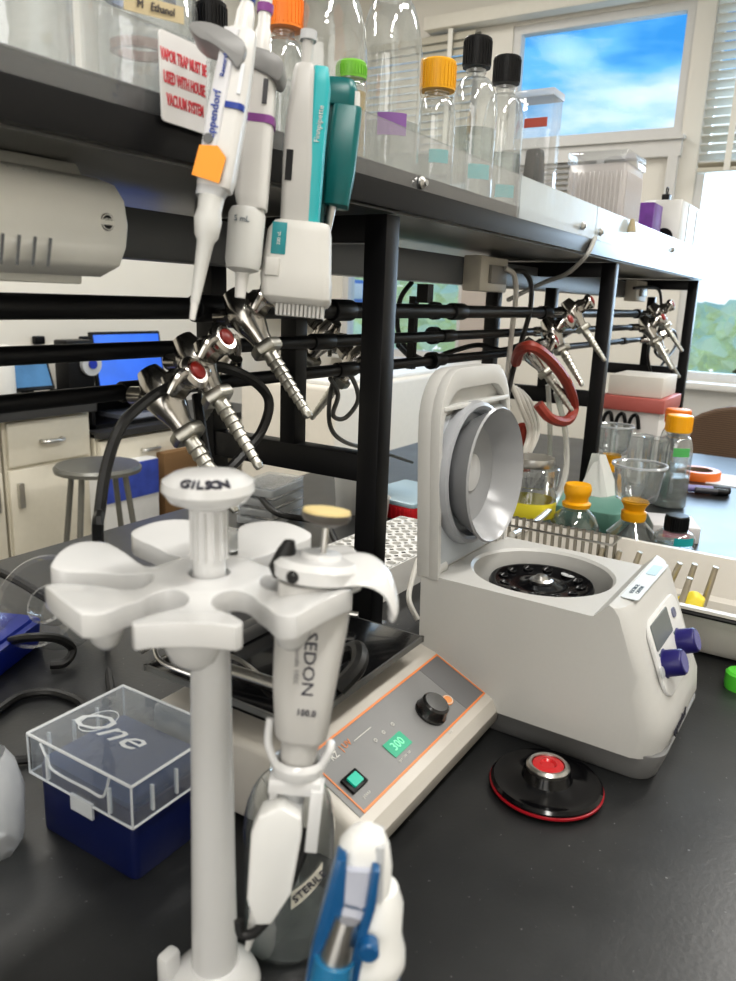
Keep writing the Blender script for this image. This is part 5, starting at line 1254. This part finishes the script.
# second white pipette, violet ring
t, k, L_ = hang('single_channel_pipette', 'white pipette with a violet ring and a wide 5 mL lower barrel', (266, 0), (240, 298), .43)
obj('handle', sec(nb(), [(92, 5, 30, 28, 8), (105, 3, 34, 30, 9), (180, 2, 34, 30, 9), (232, 2, 30, 26, 9), (246, 2, 24, 22, 9)], k), pwht, t, bevel=.0006)
obj('side_slide', sec(nb(), [(112, -18, 6, 14, 3), (205, -17, 6, 14, 3)], k), ltgrey, t)
b = nb(); sec(b, [(176, 3, 35, 31, 9), (184, 3, 35, 31, 9)], k); obj('volume_ring', b, evio, t)
obj('plunger_sleeve', sec(nb(), [(244, 0, 19, 19, 9), (268, 0, 17, 17, 8), (272, 0, 13, 13, 6), (300, 0, 13, 13, 6)], k), pwht, t)
obj('plunger_button', sec(nb(), [(286, 0, 16, 16, 8), (294, 0, 17, 17, 8)], k), evio, t)
hook_plate((266, 0), (240, 298), [(236, 58), (250, 51), (270, 54), (284, 62), (286, 74), (281, 84), (270, 78), (252, 70)], k, t, 17)
obj('volume_window', box(nb(), (10*k, -15.6*k, 206*k), (5*k, 1.5*k, 24*k)), mat('window_dark', (.1, .1, .11), .2), t)
obj('lower_barrel', sec(nb(), [(26, 0, 15, 15, 7), (30, 0, 34, 34, 16), (38, 0, 38, 38, 18), (86, 0, 39, 39, 19), (92, 0, 34, 34, 16)], k), pcone, t)
obj('tip_cone', sec(nb(), [(0, 0, 11, 11, 5), (27, 0, 15, 15, 7)], k), pwht, t)
text('volume_lettering', '5 mL', 8*k, MC['print_grey'], t, basis((-2*k, -19.8*k, 78*k), (1, 0, 0), (0, 0, 1)), world=False, extrude=.0004)
# multichannel
t, k, L_ = hang('multichannel_pipette', 'multichannel pipette with a turquoise stripe and a wide pale comb block', (312, 30), (290, 318), .415)
obj('handle', sec(nb(), [(96, -1, 32, 34, 7), (160, -3, 32, 36, 7), (200, -4, 30, 34, 8), (246, -3, 25, 28, 8), (254, -3, 20, 22, 8)], k), mat('multi_grey', (.52, .51, .49), .38), t, bevel=.0006)
obj('turquoise_stripe', sec(nb(), [(94, 17, 12, 30, 3), (180, 15, 15, 30, 3), (235, 15, 17, 28, 4), (252, 13, 15, 24, 4)], k), teal, t, bevel=.0006)
text('brand_lettering', 'Finnpipette', 8*k, pwht, t, basis((16*k, -15.3*k, 195*k), (.06, 0, 1), (-1, 0, 0)), world=False, extrude=.0004)
obj('plunger_rod', sec(nb(), [(252, -3, 11, 11, 5), (280, -3, 11, 11, 5)], k), MC['multi_grey'], t)
obj('plunger_button', sec(nb(), [(278, -3, 17, 17, 8), (287, -3, 17, 17, 8)], k), ltgrey, t)
b = nb(); box(b, (-11*k, -18*k, 152*k), (7*k, 1.2*k, 30*k)); obj('volume_window', b, black, t)
obj('comb_block', sec(nb(), [(14, 8, 62, 38, 8), (20, 6, 72, 50, 8), (42, 4, 74, 52, 9), (46, 4, 72, 50, 9), (88, 4, 66, 48, 12), (98, 6, 58, 42, 12)], k, 3), mat('multi_block', (.60, .59, .56), .4), t, bevel=.0008)
obj('side_clip', sec(nb(), [(40, -20, 16, 56, 3), (58, -20, 16, 56, 3)], k), MC['multi_block'], t, bevel=.0006)
b = nb()
for j in range(12): sec(b, [(2, -14+j*4.4, 3.4, 16, 1), (16, -14+j*4.4, 3.8, 18, 1)], k, 1)
obj('tip_comb', b, pwht, t)
obj('turquoise_label', box(nb(), (-15*k, -24.5*k, 78*k), (15*k, 1.5*k, 32*k)), mat('teal_label', (.02, .25, .28), .4), t, bevel=.0003)
text('label_lettering', '300 uL', 5*k, pwht, t, basis((-15*k, -25.6*k, 78*k), (0, 0, 1), (-1, 0, 0)), world=False, extrude=.0003)
# dark teal pipette
t, k, L_ = hang('single_channel_pipette', 'dark teal pipette hanging closest to the nearest post', (345, 78), (328, 232), .435)
obj('handle', sec(nb(), [(26, 5, 26, 26, 5), (60, 6, 30, 28, 5), (125, 6, 30, 28, 6)], k), dteal, t, bevel=.001)
obj('head', sec(nb(), [(124, -2, 34, 26, 8), (142, -4, 38, 26, 10), (152, -4, 30, 20, 9)], k), dteal, t, bevel=.001)
obj('inner_frame', sec(nb(), [(4, -12, 12, 18, 3), (130, -10, 14, 18, 3)], k), mat('teal_black', (.0, .06, .06), .3), t)
obj('pale_insert', sec(nb(), [(124, 15, 7, 20, 3), (140, 14, 7, 20, 3)], k), pwht, t)
obj('metal_shaft', sec(nb(), [(0, 0, 6, 6, 3), (12, 0, 9, 9, 4), (28, 1, 10, 10, 5)], k), steel, t)
obj('slide_plate', sec(nb(), [(48, -18, 8, 10, 2), (98, -16, 8, 10, 2)], k), ltgrey, t)
#==SHELFITEMS==
ST = .5705
def sX(px, py, Y): return onY(px, py, Y).x
def sbottle(px, pytop, wpx, Y, capm, caph_px, capw_px, label, liq=.0, neck=.45, nm='reagent_bottle', sh=.3, lab=None, liqm=None, group=None):
    x = sX(px, (pytop+80+.273*px)/2, Y); k = pr((x, Y, ST+.08))[2]/PF; r = wpx*k/2; h = vz(x, Y, pytop)-ST
    return bottle(nm, label, Vector((x, Y, ST)), r, h, r*neck, capm, caph_px*k, capw_px*k/2, liq=liq*h if liq else None, liqm=liqm, shoulder=sh, lab=lab, group=group)
L1 = lambda m, z0, z1, w_=.5, o=0: (m, z0, z1, CV-w_+o, CV+w_+o)
# jar at far left
def open_jar(px, wpx, pytop, Y, label, nm='glass_jar', lid=None):
    x = sX(px, 20, Y); k = pr((x, Y, ST+.05))[2]/PF; r = wpx*k/2; h = vz(x, Y, pytop)-ST
    t = thing(nm, label, 'jar', (x, Y, ST))
    obj('glass_wall', lathe(nb(), [(0, .0), (r*.96, 0), (r, .005), (r, h*.9), (r*.97, h*.93), (r*.97, h), (r*.94, h), (r*.94, .006), (0, .006)], 44), gl2, t)
    return t, x, r, h, k
open_jar(18, 104, -60, .56, 'wide clear jar at the top left corner of the shelf')
t, x, r, h, k = open_jar(140, 112, -10, .555, 'wide clear container with a masking tape strip behind the warning sign', 'clear_container')
obj('inner_red_ring', lathe(nb(), [(r*.40, h*.60), (r*.52, h*.60), (r*.52, h*.66), (r*.40, h*.66)], 40, closed=True), mat('faded_red_ring', (.45, .14, .09), .4), t)
obj('blue_ring', lathe(nb(), [(r*.50, h*.93), (r*.62, h*.93), (r*.62, h*.99), (r*.50, h*.99)], 40, closed=True), mat('faded_blue', (.12, .18, .40), .4), t)
obj('inner_base', lathe(nb(), [(0, .008), (r*.85, .008), (r*.85, .02), (0, .02)], 40), glass('grey_gel', (.5, .52, .52), (.3, .3, .3), .1, .1, .35, (.40, .41, .41)), t)
mt = mat('masking_tape', (.56, .47, .30), .7); pa = onY(124, 0, .447); pb_ = onY(184, 16, .447)
b = nb(); zq = .0055; vs = [b.verts.new((pa.x, .447, pa.z-zq)), b.verts.new((pb_.x, .447, pb_.z-zq)), b.verts.new((pb_.x, .447, pb_.z+zq)), b.verts.new((pa.x, .447, pa.z+zq))]; b.faces.new(vs)
r_ = bmesh.ops.extrude_face_region(b, geom=b.faces[:]); bmesh.ops.translate(b, vec=(0, .0006, 0), verts=[v for v in r_['geom'] if isinstance(v, bmesh.types.BMVert)])
tp = tag(obj('masking_tape', b, mt), 'strip of masking tape with handwriting in front of the clear container', 'tape')
txm = text('handwriting', 'M   Ethanol', .0075, MC['print_soft_black'], tp, basis(((pa.x+pb_.x)/2, .4462, (pa.z+pb_.z)/2), (pb_-pa), (0, 0, 1)), extrude=.0002, shear=.2)
sbottle(212, 2, 36, .52, black, 24, 30, 'slim clear bottle with a ribbed black cap right behind the warning sign', .4)
sbottle(283, -4, 44, .56, orange, 26, 38, 'clear bottle with an orange ribbed cap between the hanging pipettes', .5, lab=None)
# big round flask and bottles
sbottle(326, -40, 82, .54, None, 0, 0, 'biggest round-shouldered clear glass bottle behind the multichannel pipette', .28, .42, 'glass_bottle', .45)
sbottle(350, 62, 32, .50, mat('lime_cap', (.18, .48, .05), .4), 12, 30, 'small bottle of amber liquid with a lime cap by the biggest bottle', .75, .8, 'small_bottle', .15, liqm=amberliq)
sbottle(390, -22, 64, .54, None, 0, 0, 'tall clear glass bottle with teal and violet labels left of the amber-capped bottle', .35, .42, 'glass_bottle', .42, lab=L1(mat('violet_print', (.25, .12, .35), .6), .07, .095, .45, .1))
x = sX(395, 60, .54)
sbottle(435, 61, 40, .51, mat('cap_amber_shelf', (.72, .36, .01), .4), 24, 35, 'clear bottle with an amber ribbed cap on the shelf', .35, .55, lab=L1(teal, .050, .066, .5, .2))
sbottle(473, 38, 46, .53, black, 24, 27, 'clear bottle with a black cap and teal label, nearer of two on the shelf', .5, .38, lab=L1(teal, .052, .072, .5, .3))
sbottle(502, 57, 40, .57, black, 22, 26, 'clear bottle with a black cap further along the shelf, beside the clear box', .45, .42, lab=L1(teal, .052, .072, .5, .2))
def sbox(pxl, pxr, pytop, y0, y1, nm, label, cat='box', X=None):
    X0 = min(onY(pxl, pytop+30, y1).x, 2.5); X1 = min(max(onY(pxr, pytop+40, y0).x, X0+.05), 2.70); X0, X1 = X or (X0, X1); h = vz(X0, y0, pytop)-ST
    return thing(nm, label, cat, ((X0+X1)/2, (y0+y1)/2, ST)), X1-X0, y1-y0, h
t, w_, d_, h = sbox(514, 549, 93, .485, .55, 'clear_box', 'tall clear plastic box holding dark pieces beside the black-capped bottles')
obj('wall', box(nb(), (0, 0, h/2), (w_, d_, h)), acr, t, bevel=.003); obj('lid', box(nb(), (0, 0, h+.003), (w_+.004, d_+.004, .012)), frost, t, bevel=.002)
obj('dark_contents', box(nb(), (0, 0, h*.33), (w_*.7, d_*.6, h*.6), taper=.7), mat('contents_dark', (.06, .055, .05), .5), t, bevel=.006)
obj('red_label', box(nb(), (-w_/2-.002, -d_*.1, h*.80), (.002, d_*.6, .014)), mat('dull_red', (.4, .08, .06), .5), t)
t, w_, d_, h = sbox(567, 641, 156, .475, .60, 'ribbed_tip_box', 'translucent ribbed tip box with a clear lid standing on the shelf')
rb = glass('ribbed_clear', (.75, .74, .73), (.6, .58, .58), .12, .15, .6, (.66, .63, .62))
b = nb(); prism(b, rrect(w_, d_, .006, 3), 0, h-.012)
for j in range(12): box(b, (-w_/2-.001, -d_/2+.01+j*(d_-.02)/11, h/2-.01), (.004, .003, h-.035))
for j in range(14): box(b, (-w_/2+.01+j*(w_-.02)/13, -d_/2-.001, h/2-.01), (.003, .004, h-.035))
obj('ribbed_body', b, rb, t, bevel=.0008)
obj('clear_lid', prism(nb(), rrect(w_+.008, d_+.008, .008, 3), h-.012, h+.014), acr, t, bevel=.003)
t, w_, d_, hh = sbox(641, 668, 202, .505, .60, 'purple_carton', 'purple and dark printed carton left of the white box with a round hole', 'carton', X=(2.17, 2.27))
obj('carton', box(nb(), (0, 0, hh/2), (w_, d_, hh)), mat('purple_print', (.12, .03, .22), .5, noise=.6, scale=30), t, bevel=.002)
obj('blue_panel', box(nb(), (-w_/2-.001, .03, hh/2), (.002, .05, hh*.8)), mat('indigo_print', (.03, .03, .20), .5), t)
t, w_, d_, hh = sbox(673, 714, 199, .475, .58, 'white_dispenser_box', 'white box with a round dark hole at the far end of the shelf', X=(2.36, 2.68))
x0 = wm(t).translation.x-w_/2
obj('case', box(nb(), (0, 0, hh/2), (w_, d_, hh)), mat('box_metal_white', (.62, .62, .60), .3, metal=.2), t, bevel=.003)
obj('round_hole', lathe(nb(), [(0, 0), (.026, 0), (.026, .001), (0, .001)], 28, axis_M((-w_/2-.0005, -.012, hh*.42), (-1, 0, 0))), black, t)
obj('side_seam', box(nb(), (-w_*.2, -d_/2-.001, hh/2), (.006, .003, hh*.95)), ltgrey, t)
obj('side_rib', box(nb(), (w_*.2, -d_/2-.001, hh/2), (.006, .003, hh*.95)), ltgrey, t)
b = nb(); box(b, (x0+.05, .53, ST+hh+.010), (.03, .02, .018)); tube(b, [(x0+.042, .53, ST+hh+.018), (x0+.040, .53, ST+hh+.036), (x0+.06, .53, ST+hh+.036), (x0+.058, .53, ST+hh+.018)], .002, 6, 4)
tag(obj('binder_clip', b, black, bevel=.002), 'small black clip on top of the white box with a round hole', 'clip')
p = onY(501, 222, YS-.006); p = onY(629, 226, YS-.006)
b = nb(); lathe(b, [(0, 0), (.010, 0), (.007, .015), (.004, .026), (0, .027)], 10, Matrix.Translation((p.x, YS-.012, p.z-.012))); tag(obj('tape_tag', b, mat('tag_tan', (.40, .34, .22), .7)), 'small tan tag stuck on the whitish guard below the tip box', 'tag')
